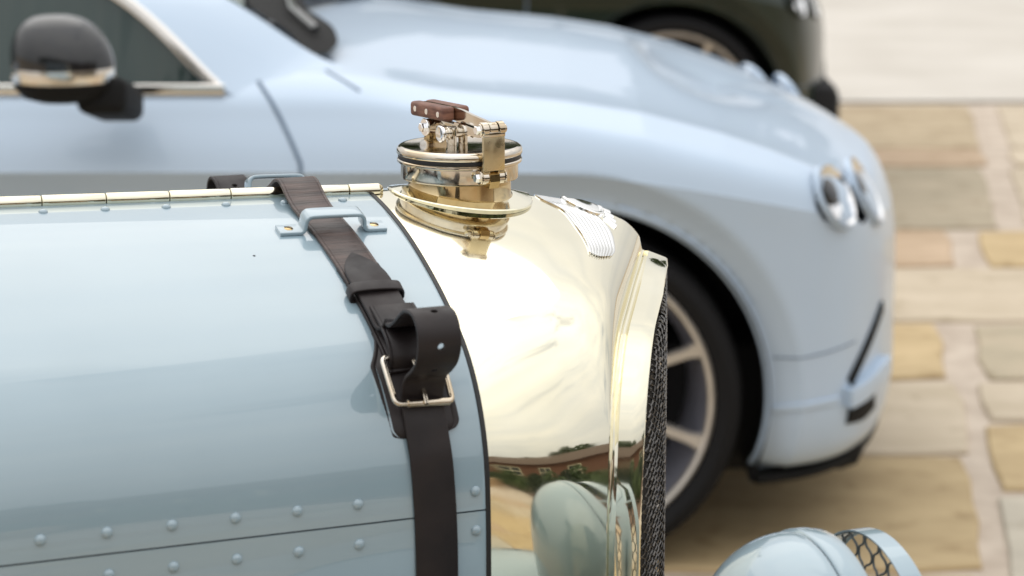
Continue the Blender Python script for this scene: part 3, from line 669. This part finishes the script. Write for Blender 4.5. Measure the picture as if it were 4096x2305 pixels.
    ls.modifiers.clear(); ls.data = nm; bpy.data.objects.remove(co)
    # keeper loops
    for (uc, hh, wk, sl) in ((.200, .0118, .0125, .0),):
        q0 = q_u(uc); nb = bnorm(-.14, q0 * sg); A_ = nrm(bon(-.14, (q0 + .01) * sg) - bon(-.14, (q0 - .01) * sg)); hw = SW / 2 + .0042
        sec = catmull([(-hw * .6, -.0002), (-hw * .97, .0008), (-hw - .0008, .0050), (-hw * .96, .0100), (-hw * .72, .0118), (0, .0125), (hw * .72, .0118), (hw * .96, .0100), (hw + .0008, .0050), (hw * .97, .0008), (hw * .6, -.0002)], 6)
        P, A, N = [], [], []
        for i, (ds, h) in enumerate(sec):
            t = nrm(sec[min(i + 1, len(sec) - 1)] - sec[max(i - 1, 0)]); P.append(bon(sc(q0) + ds, q0 * sg, h)); A.append(A_); N.append(nrm(np.array([-t[1], 0, 0]) + nb * t[0]))
        V, F = sweep(P, A, N, rrect(wk, .0024, .0010)); mesh('keeper_loop', V, F, LEATHER, strap, angle=50)
    # fold of the buckle end in front of the bar
    fold = [LP(sm - .0008, u, z) for u, z in ((.2300, 1.2100), (.2470, 1.2045), (.2620, 1.1985), (.2760, 1.1905), (.2830, 1.1810), (.2825, 1.1730), (.2780, 1.1680), (.2700, 1.1705))]
    ribbon3(catmull(fold, 6), SW * 1.06, .0034, LEATHER, 'buckle_fold', strap)
    # buckle frame
    bk = empty('buckle', (0, 0, 0), 0, strap)
    c4 = [LP(sm - .0260, .2810, 1.1800), LP(sm - .0250, .3150, 1.1495), LP(sm + .0255, .3080, 1.1455), LP(sm + .0250, .2810, 1.1765)]
    P = []
    for i in range(4):
        a_, b_, c_ = c4[i - 1], c4[i], c4[(i + 1) % 4]; p0 = b_ + nrm(a_ - b_) * .006; p1 = b_ + nrm(c_ - b_) * .006
        for k in range(6):
            t = k / 5; P.append((1 - t) ** 2 * p0 + 2 * t * (1 - t) * b_ + t * t * p1)
    V, F = tube(P, .0024, 12, True); mesh('buckle_frame', V, F, NICKEL, bk)
    a_, b_ = c4[1] + (c4[2] - c4[1]) * .20, c4[1] + (c4[2] - c4[1]) * .93; mesh('buckle_roller', *tube([a_, a_ + (b_ - a_) * .01, b_], .0034, 16), NICKEL, bk)
    mid0, mid1 = (c4[0] + c4[3]) / 2, (c4[1] + c4[2]) / 2; mesh('buckle_prong', *tube([mid0, mid0 * .5 + mid1 * .5 + LP(0, .006, .004), mid1 + LP(0, .003, .0035), mid1 + LP(0, .0055, .0005)], .0019, 10), NICKEL, bk)

# ================================================================== MODERN CARS
BO = catmull([(-3.75, .25), (-3.55, .07), (-3.0, .02), (-2.0, .0), (-1.0, .0), (-.4, .0), (0, .0), (.22, .003), (.38, .022), (.51, .070), (.595, .145), (.665, .27), (.712, .42), (.750, .60), (.775, .80), (.785, .97)], 22)
LV = [(.08, .10, .205, .175), (.02, .03, .235, .205), (0, .0, .32, .29), (0, .0, .47, .40), (.0, .004, .62, .50), (.003, .004, .76, .60), (.012, .0, .836, .665), (.016, .001, .848, .68), (.035, .018, .890, .730),
      (.065, .046, .938, .775), (.11, .080, .985, .800), (.17, .15, 1.020, .83), (.25, .28, 1.038, .86), (.33, .44, 1.045, .875), (.39, .70, 1.050, .88), (.41, .97, 1.052, .88)]
CX = [-4, -.55, -.35, 0, .15, .314, .42, .52, .64, .72, .80]; CZ = [1.045, 1.045, 1.018, .985, .962, .920, .885, .848, .800, .762, .71]
_lv = catmull(LV, 7)
WZ = .358
def sstep(a, b, x): x = min(1, max(0, (x - a) / (b - a))); return x * x * (3 - 2 * x)
def body_pt(b, lv, nose):
    fx, oy, zs, zn = lv; x, y = b
    if x > 0: x = x * (1 + nose / .785)
    p = min(1, max(0, (b[0] + .15) / .92)) ** 1.8; z = zs + (zn - zs) * p
    rear = min(1, max(0, (-b[0] - 2.6) / 1.1)) ** 2; 
    xx = x - fx * sstep(.0, .76, b[0]); yy = y + oy * (1 - y / .97); z -= rear * .12 * (zs - .3)
    cz = float(np.interp(xx, CX, CZ)) - .022 * sstep(-.5, -.2, xx) + .060 * sstep(.15, .97, min(yy, 1.94 - yy)) * (1 - .5 * sstep(.45, .75, xx)) - .05 * max(0, (.16 - yy) / .16)
    if z > .70:
        k_ = .014; d_ = (z - cz) / k_; z = cz + (z - cz if d_ < -6 else -k_ * math.log(1 + math.exp(-d_)) if d_ < 30 else 0)
    if yy < .14 and z < .99:      # recess below the crease, which runs level and then round the wheel arch
        r = math.hypot(xx, z - WZ); d = (.841 - z) if xx < .0 else (.483 - r)
        rec = .052 * min(1, d / .09) * (1.35 - .35 * min(1, d / .09)) * sstep(.10, .24, z) if d > 0 else 0
        if xx < -.42: rec *= .85
        if z < .45 and xx < -.3: rec *= sstep(.15, .45, z) 
        yy += rec
    return (xx, yy, z)
def modern_car(name, label, loc, paint, nose=0., detail=True, rz=0.):
    root = empty(name, loc, rz); tag(root, label, 'car')
    b_in = [b for b in BO]
    G = np.array([[body_pt(b, lv, nose) for lv in _lv] for b in b_in])        # [along, level, 3]
    n, k = G.shape[:2]; V = [tuple(p) for p in G.reshape(-1, 3)]; RA = .414
    def inside(p): return any(math.hypot(p[0] - cx, p[2] - WZ) < RA and p[1] < .2 for cx in (0, -2.75))
    lamp_c = []
    for a_, b_, r_ in FRONT_LAMPS:
        a_ = a_ * (1 + nose / .785); gg_ = G.reshape(-1, 3); m_ = (abs(gg_[:, 0] - a_) < .03) & (abs(gg_[:, 2] - b_) < .03)
        if m_.any(): lamp_c.append((a_, float(gg_[m_][:, 1].min()), b_, r_))
    lampcut = lambda c: any(math.dist(c, (a_, y_, b_)) < r_ * .72 for a_, y_, b_, r_ in lamp_c)
    sets = {'body': [], 'door': [], 'bonnet': []}
    dcurve = lambda z: float(np.interp(z, [.2, .45, .84, .88, .93, .98, 1.03], [-.62, -.545, -.533, -.540, -.566, -.596, -.632]))
    for i in range(n - 1):
        for j in range(k - 1):
            ids = (i * k + j, i * k + j + 1, (i + 1) * k + j + 1, (i + 1) * k + j); c = G[i:i + 2, j:j + 2].reshape(-1, 3).mean(0)
            if inside(c): continue
            if i > 10 and lampcut(c): continue
            if c[1] > .26 and c[0] > -.58: key = 'bonnet'
            elif c[0] < dcurve(c[2]) and c[0] > -1.85 and .26 < c[2] < .99 and c[1] < .3: key = 'door'
            else: key = 'body'
            sets[key].append(ids)
    # snap arch boundary
    use = set(i for s_ in sets.values() for f in s_ for i in f)
    for i in use:
        x, y_, z = V[i]
        for cx in (0, -2.75):
            r = math.hypot(x - cx, z - WZ)
            if r < RA + .012 and y_ < .2: V[i] = (cx + (x - cx) * RA / r, y_, WZ + (z - WZ) * RA / r)
    Vm = [(x, 1.94 - y_, z) for x, y_, z in V]; nv = len(V)
    for key, F in sets.items():
        if not F: continue
        Fm = [tuple(i + nv for i in f[::-1]) for f in F]
        for Vx, Fx in ([(V + Vm, F + Fm)] if key != 'door' else [(V, F), (Vm, [tuple(i for i in f[::-1]) for f in F])]):
            me_o = mesh(key, Vx, Fx, paint, root, angle=70)
            bm = bmesh.new(); bm.from_mesh(me_o.data); bmesh.ops.delete(bm, geom=[v for v in bm.verts if not v.link_faces], context='VERTS'); bm.to_mesh(me_o.data); bm.free()
    bvh = BVHTree.FromPolygons([Vector(v) for v in G.reshape(-1, 3)], grid(G)[1])
    def cast(x, z, off=.003):
        h = bvh.ray_cast(Vector((x, -1, z)), Vector((0, 1, 0)))
        if h[0] is None: return None
        nn = np.array(h[1]); nn = nn if nn[1] < 0 else -nn; return np.array(h[0]) + nn * off, nn
    def strip(nm, L, w, m, off=.002, th=.003, sub=6):
        L = catmull(L, sub); pts = [cast(x, z, off) for x, z in L]; pts = [p for p in pts if p]
        if len(pts) < 2: return
        A, N, P = [], [], [p[0] for p in pts]
        for i in range(len(P)):
            t = nrm(P[min(i + 1, len(P) - 1)] - P[max(i - 1, 0)]); nn = pts[i][1]; A.append(nrm(np.cross(t, nn))); N.append(nn)
        V_, F_ = sweep(P, A, N, rrect(w, th, .001)); return mesh(nm, V_, F_, m, root)
    # floor pan as a black box, added and set low to shade the ground; wheel wells
    mesh('underbody_shade_box', *bbox((-1.4, .97, .29), (1, 0, 0), (0, 1, 0), (0, 0, 1), 4.1, 1.44, .30, .05), BLACK, root)
    for cx in (0, -2.75):
        for sd_ in (0, 1):
            ys = lambda y_: y_ if not sd_ else 1.94 - y_
            Gw = [[(cx + math.cos(a_) * r, ys(yy), WZ + math.sin(a_) * r) for a_ in np.linspace(R(-25), R(205), 40)] for r, yy in ((RA, .038), (RA + .004, .06), (RA + .006, .42), (.02, .43))]
            V_, F_ = grid(np.array(Gw)); mesh('wheel_well', V_, F_, BLACK, root)
            w = empty('wheel', (cx, ys(.05), WZ), 0 if not sd_ else math.pi, root)
            # local: outside face towards -y
            V_, F_ = lathe([(.298, .020), (.304, .006), (.312, -.004), (.330, -.012), (.350, -.004), (.358, .012), (.361, .04), (.361, .22), (.355, .245), (.33, .26), (.30, .25)], (0, 0, 0), (0, 1, 0), 96, False); mesh('tyre', V_, F_, TYRE, w)
            V_, F_ = lathe([(.284, .022), (.289, .002), (.297, -.002), (.303, .004), (.302, .016)], (0, 0, 0), (0, 1, 0), 96, False); mesh('rim', V_, F_, ALLOY, w)
            V_, F_ = lathe([(.286, .012), (.275, .05), (.262, .09), (.258, .24)], (0, 0, 0), (0, 1, 0), 80, False); mesh('barrel', V_, F_, ALLOYIN, w)
            V_, F_ = lathe([(0, .12), (.20, .12), (.20, .145), (.0, .145)], (0, 0, 0), (0, 1, 0), 48, False); mesh('brake_disc', V_, F_, TYRE, w)
            V_, F_ = lathe([(0, .012), (.03, .012), (.055, .02), (.07, .04), (.07, .10)], (0, 0, 0), (0, 1, 0), 32, False); mesh('hub', V_, F_, ALLOY, w)
            for i_ in range(9):
                a_ = R(22 - 40 * i_); d = np.array([math.cos(a_), 0, math.sin(a_)]) * (1 if not sd_ else 1); t_ = np.array([-d[2], 0, d[0]])
                pl = []
                for r_, hw, yy, dep in ((.05, .024, .030, .04), (.12, .013, .030, .035), (.20, .0105, .022, .03), (.265, .012, .010, .025), (.291, .020, .006, .02)):
                    pl.append([d * r_ + t_ * hw * .75 + np.array([0, yy, 0]), d * r_ + t_ * hw + np.array([0, yy + .006, 0]), d * r_ + t_ * hw * .9 + np.array([0, yy + dep, 0]),
                               d * r_ - t_ * hw * .9 + np.array([0, yy + dep, 0]), d * r_ - t_ * hw + np.array([0, yy + .006, 0]), d * r_ - t_ * hw * .75 + np.array([0, yy, 0])])
                V_, F_ = grid(np.array(pl), close_v=True); mesh('spoke', V_, F_, ALLOY, w, angle=45)
    # greenhouse
    for sg in (0, 1):
        Y = (lambda p: p) if not sg else (lambda p: (p[0], 1.94 - p[1], p[2]))
        line = [(-.640, .078, .975), (-.700, .088, 1.004), (-.905, .165, 1.178), (-1.25, .27, 1.325), (-1.7, .33, 1.392), (-2.3, .32, 1.375), (-2.95, .24, 1.20), (-3.3, .16, 1.03)]
        inner = [(-.455, .225, 1.022), (-.535, .255, 1.055), (-.735, .315, 1.172), (-1.08, .40, 1.315), (-1.6, .45, 1.405), (-2.3, .45, 1.395), (-3.0, .36, 1.19), (-3.45, .32, 1.02)]
        l1, l2 = catmull(line, 8), catmull(inner, 8)
        V_, F_ = grid(np.array([[Y(p) for p in l1], [Y(p + (q - p) * .5 + np.array([0, -.01, .012])) for p, q in zip(l1, l2)], [Y(q) for q in l2]])); mesh('roof_pillar', V_, F_, paint, root, angle=80)
        l1 = l1[8:]
        pts = [Y(p + np.array([0, .006, -.002])) for p in l1]; ng = len(pts)
        V_ = pts + [Y((p[0], .105, 1.0)) for p in l1]; F_ = [(i, i + 1, ng + i + 1, ng + i) for i in range(ng - 1)]; mesh('side_window', V_, F_, GLASS, root, False)
        V_, F_ = sweep([np.array(Y(p + np.array([-.006, -.004, 0]))) for p in l1], [nrm(np.cross(nrm(l1[min(i + 1, ng - 1)] - l1[max(i - 1, 0)]), (0, 1, 0))) for i in range(ng)], [np.array([0, 1., 0])] * ng, rrect(.024, .010, .004)); mesh('window_trim', V_, F_, WARMTRIM, root)
        V_, F_ = sweep([np.array(Y((x, .078, .998))) for x in (-.69, -2, -3.2)], [(0, 0, 1)] * 3, [(0, 1, 0)] * 3, rrect(.024, .010, .004)); mesh('window_trim', V_, F_, WARMTRIM, root)
        V_, F_ = grid(np.array([[Y((x, .085, .975)) for x in (-.55, -.70, -2, -3.3)], [Y((x, .13, 1.0)) for x in (-.55, -.70, -2, -3.3)]])); mesh('waistline', V_, F_, paint, root)
    base = catmull([(-.525, .25, 1.048), (-.56, .40, 1.060), (-.60, .62, 1.078), (-.61, .97, 1.085)], 6); ed = catmull([(-.535, .255, 1.055), (-.735, .315, 1.172), (-1.08, .40, 1.315), (-1.6, .45, 1.405)], 6)
    G_ = []
    for i, e_ in enumerate(ed):
        t = i / (len(ed) - 1); row = []
        for u in np.linspace(0, 1, 16):
            bl = base[int(u * (len(base) - 1))]; ctr = np.array([-.74 - .95 * t, .97, 1.100 + .345 * (1 - (1 - t) ** 1.5)]); y_ = e_[1] + (.97 - e_[1]) * u; w_ = math.sin(u * math.pi / 2) ** .9
            row.append((e_[0] + (ctr[0] - e_[0]) * w_, y_, e_[2] + (ctr[2] - e_[2]) * w_))
        G_.append(row + [(p[0], 1.94 - p[1], p[2]) for p in row[::-1][1:]])
    V_, F_ = grid(np.array(G_)); mesh('windscreen', V_, F_, SCREEN, root, angle=80)
    rt_ = catmull([(-1.55, 0, 1.40), (-2.0, 0, 1.44), (-2.5, 0, 1.42), (-3.1, 0, 1.22), (-3.6, 0, 1.0)], 6)
    V_, F_ = grid(np.array([[(p[0], yy, p[2] - .05 * abs((yy - .97) / .55) ** 2) for yy in np.linspace(.42, 1.52, 14)] for p in rt_])); mesh('roof', V_, F_, paint, root, angle=80)
    # black cowl between windscreen and bonnet
    C1 = catmull([(-.541, .262, 1.048), (-.591, .415, 1.078), (-.67, .615, 1.094), (-.72, .80, 1.100), (-.73, .97, 1.102)], 6); C2 = catmull([(-.492, .262, 1.050), (-.482, .36, 1.062), (-.508, .53, 1.078), (-.575, .75, 1.088), (-.61, .97, 1.092)], 6)
    V_, F_ = grid(np.array([[p for p in C1] + [(p[0], 1.94 - p[1], p[2]) for p in C1[::-1][1:]], [p for p in C2] + [(p[0], 1.94 - p[1], p[2]) for p in C2[::-1][1:]]])); mesh('cowl', V_, F_, COWL, root)
    for x_, y0, y1 in ((-.60, .36, .95),):
        mesh('wiper', *tube([(-.53, .40, 1.085), (-.60, .62, 1.108), (-.64, .95, 1.125)], .008, 6), GLOSSBLACK, root)
    # seams
    strip('door_seam', [(-.632, 1.015), (-.596, .975), (-.566, .925), (-.541, .875), (-.533, .84), (-.537, .70), (-.545, .45), (-.62, .26)], .009, SEAM, .0005)
    strip('bonnet_seam', [(-.493, 1.022), (-.458, 1.010), (-.42, .992)], .006, SEAM, .0005)
    # sill / splitter
    ol = [np.array([(b[0] * (1 + nose / .785) if b[0] > 0 else b[0]) - .045 * sstep(.2, .7, b[0]), b[1] + .085 * (1 - b[1] / .97), .180]) for b in BO if b[0] > .40]
    ol = ol[::3] + [ol[-1]]; ol = ol + [np.array([p[0], 1.94 - p[1], p[2]]) for p in ol[::-1][1:]]
    A_, N_ = [], []
    for i_ in range(len(ol)):
        t = nrm(ol[min(i_ + 1, len(ol) - 1)] - ol[max(i_ - 1, 0)]); A_.append(nrm(np.cross(t, (0, 0, 1)))); N_.append(np.array([0, 0, 1.]))
    V_, F_ = sweep(ol, A_, N_, rrect(.055, .020, .008)); mesh('splitter', V_, F_, COWL, root)
    # rolled arch lips
    for cx in (0, -2.75):
        for sd_ in (0, 1):
            P = []
            for a_ in np.linspace(R(-24), R(204), 70):
                c_ = cast(cx + math.cos(a_) * (RA + .012), WZ + math.sin(a_) * (RA + .012), 0)
                if c_: P.append(np.array([cx + math.cos(a_) * (RA + .002), c_[0][1] + .006, WZ + math.sin(a_) * (RA + .002)]))
            if sd_: P = [np.array([p[0], 1.94 - p[1], p[2]]) for p in P]
            if len(P) > 5: V_, F_ = tube(P, .010, 8); mesh('arch_lip', V_, F_, paint, root)
    # front lamps, intakes
    for sg in (0, 1):
        for x_, z_, r_, in FRONT_LAMPS:
            c = cast(x_ * (1 + nose / .785) if nose else x_, z_, 0)
            if not c: continue
            p, nn = c; nn = nrm(nn + np.array([.24, 0, .06]))
            if sg: p = np.array([p[0], 1.94 - p[1], p[2]]); nn = nn * np.array([1, -1, 1])
            lp = empty('headlight', (0, 0, 0), 0, root)
            V_, F_ = lathe([(r_ * 1.03, -.010), (r_ * 1.02, .001), (r_ * 1.0, .002), (r_ * .97, .001)], p, nn, 48, False); mesh('bezel', V_, F_, paint, lp)
            V_, F_ = lathe([(r_ * .96, .004), (r_ * .80, -.006), (r_ * .55, -.014), (r_ * .3, -.018), (0, -.020)], p + nn * .000, nn, 40, False); mesh('reflector', V_, F_, CHROME, lp)
            V_, F_ = lathe([(r_ * .42, -.012), (r_ * .40, -.002), (r_ * .25, .002), (0, .003)], p + np.array([-.008, 0, .012]), nn, 32, False); mesh('projector', V_, F_, GLOSSBLACK, lp)
    strip('side_intake', INTAKE, .026, COWL, .003, .004)
    strip('bumper_blade', BLADE, .040, paint, .010, .024)
    strip('bumper_seam', [(.42, .448), (.50, .452), (.60, .462)], .0028, SEAM, .0005)
    strip('bumper_ridge', [(.42, .338), (.49, .348), (.56, .350)], .014, paint, .002, .006)
    strip('lower_intake', LOWIN, .040, COWL, .003, .004)
    # door mirror
    mr = empty('door_mirror', (0, 0, 0), 0, root)
    mc = np.array([-.962, -.215, 1.102])
    G_ = []
    for i in range(19):
        th = math.pi / 2 * i / 18 ; row = []
        for j in range(36):
            a_ = 2 * math.pi * j / 36; cx, cy = math.cos(a_), math.sin(a_)
            ex = .104 if cx > 0 else .092; r_ = math.cos(th) ** .75; zz = math.sin(th) ** .95 * .098
            row.append(mc + np.array([ex * cx * r_ - .010 * math.sin(th), .085 * cy * r_, zz - .02]))
        G_.append(row)
    V_, F_ = grid(np.array(G_), close_v=True); mesh('mirror_cap', V_, F_, GLOSSBLACK, mr, angle=80)
    ov = lambda s_, z_: [mc + np.array([(.104 if math.cos(2 * math.pi * j / 36) > 0 else .092) * math.cos(2 * math.pi * j / 36) * s_, .085 * math.sin(2 * math.pi * j / 36) * s_, z_]) for j in range(36)]
    V_, F_ = grid(np.array([ov(.985, -.020), ov(.995, -.028), ov(.995, -.037), ov(.97, -.046)]), close_v=True); mesh('mirror_trim', V_, F_, WARMTRIM, mr)
    lo = [ov(.97, -.046), ov(.93, -.060), ov(.74, -.078), ov(.45, -.086), ov(.02, -.088)]
    V_, F_ = grid(np.array(lo), close_v=True); mesh('mirror_base', V_, F_, COWL, mr, angle=80)
    mesh('mirror_stalk', *rbox(mc + np.array([.078, .09, -.095]), (1, 0, .0), (0, 1, -.22), (0, .22, 1), .094, .24, .070, .020), COWL, mr)
    return root, cast
FRONT_LAMPS = [(.550, .772, .070), (.632, .758, .078)]
INTAKE = [(.674, .507), (.648, .467), (.616, .421), (.587, .378)]
BLADE = [(.575, .349), (.610, .354), (.645, .365), (.680, .374)]
LOWIN = [(.585, .310), (.626, .303), (.655, .312)]
MCAR, mcast = modern_car('modern_car', 'ice blue modern coupe parked side on behind the vintage bonnet, black door mirror', (.114, 4.735, 0), MODERN)
GCAR, gcast = modern_car('modern_car', 'dark green car mostly hidden beyond the ice blue coupe, front wheel arch and nose showing', (.588, 8.78, 0), GREEN, nose=-.13)

# ================================================================== SURROUNDINGS (behind the camera and beyond, mirrored in the brass and paint)
def leaf_mesh(name, n, rx, rz_, size, seed, m, lobes=9):
    rnd = random.Random(seed); L = [(rnd.uniform(-.6, .6) * rx, rnd.uniform(-.6, .6) * rx, rnd.uniform(-.55, .65) * rz_, rnd.uniform(.35, .6)) for _ in range(lobes)]; V, F = [], []
    for _ in range(n):
        cx, cy, cz, s_ = L[rnd.randrange(lobes)]; d = Vector((rnd.gauss(0, 1), rnd.gauss(0, 1), rnd.gauss(0, 1))).normalized() * rnd.uniform(.6, 1) ** .5
        p = Vector((cx + d.x * rx * s_, cy + d.y * rx * s_, cz + d.z * rz_ * s_ * .9)); a_ = Vector((rnd.gauss(0, 1), rnd.gauss(0, 1), rnd.gauss(0, 1))).normalized(); b_ = a_.orthogonal().normalized(); q = size * rnd.uniform(.6, 1.3); i = len(V)
        V += [p - a_ * q, p + b_ * q * .55, p + a_ * q, p - b_ * q * .55]; F.append((i, i + 1, i + 2, i + 3))
    me = bpy.data.meshes.new(name); me.from_pydata([tuple(v) for v in V], [], F); me.materials.append(m); return me
crowns = [leaf_mesh('crown', 5200, 2.3, 2.4, .17, s_, mm, 13) for s_, mm in ((1, LEAF), (2, LEAFD), (3, LEAF))]
tv, tf = tube([(0, 0, -.2), (.05, .02, 1.2), (0, .08, 2.4), (.1, 0, 3.6)], [.19, .15, .12, .06], 10)
limbs = [tube([(0, .05, 1.6 + .25 * i), (.6 * math.cos(i * 2.1), .6 * math.sin(i * 2.1), 2.4 + .3 * i), (1.3 * math.cos(i * 2.1), 1.3 * math.sin(i * 2.1), 3.3 + .3 * i)], [.07, .045, .015], 6) for i in range(5)]
tv, tf = merge([(tv, tf)] + limbs); trunk_me = bpy.data.meshes.new('trunk'); trunk_me.from_pydata([tuple(map(float, v)) for v in tv], [], tf); trunk_me.materials.append(BARK)
def tree(x, y, sc_, k, label, group=None):
    t = empty('broadleaf_tree', (x, y, 0), random.uniform(0, 6)); t.scale = (sc_, sc_, sc_); tag(t, label, 'tree', group); link('trunk', trunk_me, t); c = link('crown', crowns[k], t); c.location = (0, 0, 4.1); return t
for i in range(7):
    x = -6.0 + i * 1.8 + random.uniform(-.4, .4); tree(x, 33 + random.uniform(-2, 3), random.uniform(1.2, 1.45), i % 3, '%s leafy tree from the left in the row beyond the road' % ORD[i], 'trees beyond the road')
bm_ = leaf_mesh('foliage', 1800, .95, .75, .07, 8, LEAF, 8); bm2 = leaf_mesh('foliage', 1800, .95, .75, .07, 9, LEAFD, 8)
def rot2(x, y, a_): return x * math.cos(a_) - y * math.sin(a_), x * math.sin(a_) + y * math.cos(a_)
HA = math.atan2(.70, .72)      # facade direction
HX, HY = 11.8, -13.1
hs = empty('brick_house', (HX, HY, 0), HA); tag(hs, 'long low red brick house with brown tiled roof and cream windows behind the camera', 'house')
# local: x along the facade, +y towards the cars
mesh('wall', *bbox((0, -2.5, 1.45), (1, 0, 0), (0, 1, 0), (0, 0, 1), 30, 5, 2.9, 0), BRICK, hs, False)
mesh('upper_wall', *bbox((-6, -2.7, 3.4), (1, 0, 0), (0, 1, 0), (0, 0, 1), 8, 4.2, 1.4, 0), BRICK, hs, False)
def roof(x0, x1, y0, y1, z0, z1):
    ym = (y0 + y1) / 2; V = [(x0, y0, z0), (x1, y0, z0), (x1, ym, z1), (x0, ym, z1), (x0, y1, z0), (x1, y1, z0)]; mesh('roof', V, [(0, 1, 2, 3), (3, 2, 5, 4), (0, 3, 4), (1, 5, 2)], TILE, hs, False)
roof(-15.4, 15.4, .5, -5.5, 2.8, 4.3); roof(-10.4, -1.6, -.2, -5.2, 4.05, 5.1)
for i, x in enumerate([-13, -9.5, -6, -2.4, 1.2, 4.6, 8.2, 12]):
    w = empty('window', (x, .02, 1.7), 0, hs)
    mesh('pane', *bbox((0, .01, 0), (1, 0, 0), (0, 1, 0), (0, 0, 1), 1.3, .03, 1.1, 0), PANE, w, False)
    mesh('frame', *merge([bbox((dx, .04, 0), (1, 0, 0), (0, 1, 0), (0, 0, 1), .09, .06, 1.2, 0) for dx in (-.68, 0, .68)] + [bbox((0, .045, dz), (1, 0, 0), (0, 1, 0), (0, 0, 1), 1.4, .06, .09, 0) for dz in (-.58, 0, .58)]), CREAM, w, False)
for x in (-8, -4.4):
    w = empty('window', (x, -.57, 3.5), 0, hs); mesh('pane', *bbox((0, .0, 0), (1, 0, 0), (0, 1, 0), (0, 0, 1), .9, .03, .6, 0), PANE, w, False)
    mesh('frame', *merge([bbox((dx, .03, 0), (1, 0, 0), (0, 1, 0), (0, 0, 1), .07, .05, .7, 0) for dx in (-.48, 0, .48)] + [bbox((0, .032, dz), (1, 0, 0), (0, 1, 0), (0, 0, 1), 1.0, .05, .07, 0) for dz in (-.33, .33)]), CREAM, w, False)
def hp(x, y): a_, b_ = rot2(x, y, HA); return HX + a_, HY + b_
wl2 = mesh('garden_wall', *merge([bbox((*hp(-5 + .0, 9.6), .22), (math.cos(HA), math.sin(HA), 0), (-math.sin(HA), math.cos(HA), 0), (0, 0, 1), 11, .35, .5, .02), bbox((*hp(.6, 7.6), .22), (math.cos(HA), math.sin(HA), 0), (-math.sin(HA), math.cos(HA), 0), (0, 0, 1), .35, 4.2, .5, .02)]), SANDSTONE); tag(wl2, 'low sandstone garden wall in front of the brick house', 'wall')
bd = mesh('garden_bed', [(*hp(1, 6.0), .003), (*hp(14, 5.0), .003), (*hp(14, 12.6), .003), (*hp(3, 13.2), .003)], [(0, 1, 2, 3)], SOIL, None, False, False); tag(bd, kind='structure')
rb = random.Random(5)
for i in range(16):
    x, y = hp(-12 + i * 1.7 + rb.uniform(-.4, .4), rb.uniform(1.2, 3.6)); o = link('shrub', (bm_, bm2)[i % 2]); o.location = (x, y, .6); s_ = rb.uniform(1.3, 2.0); o.scale = (s_, s_, s_); tag(o, '%s leafy shrub along the front of the brick house counted from its left end' % ORD[i], 'shrub', 'shrubs along the house front')
for i in range(9):
    x, y = hp(.5 + i * 1.2, 7.6 + rb.uniform(-1.4, 2.4)); o = link('shrub', (bm_, bm2)[(i + 1) % 2]); o.location = (x, y, .5); s_ = rb.uniform(.75, 1.2); o.scale = (s_, s_, s_); tag(o, '%s low green shrub in the soil bed before the brick house' % ORD[i], 'shrub', 'shrubs in the garden bed')
for i, (x, y, s_) in enumerate([(9, -1.0, 1.25), (-14, -8, 1.3), (-8, -9, 1.2), (-2, -9.5, 1.35), (4, -9, 1.2), (11, -8, 1.4), (17, -3, 1.2), (-19, -4, 1.3)]):
    tx, ty = hp(x, y if i else 1.5 - 9); tree(tx, ty, s_ * .72, i % 3, '%s leafy tree rising behind the roof of the brick house' % ORD[i], 'trees behind the house')
for i in range(9):
    tree(-16 + i * 2.6 + rb.uniform(-.6, .6), -16 + rb.uniform(-2, 2) - i * .3, rb.uniform(.7, .95), i % 3, '%s leafy tree in the line across the yard behind the camera' % ORD[i], 'trees behind the camera')
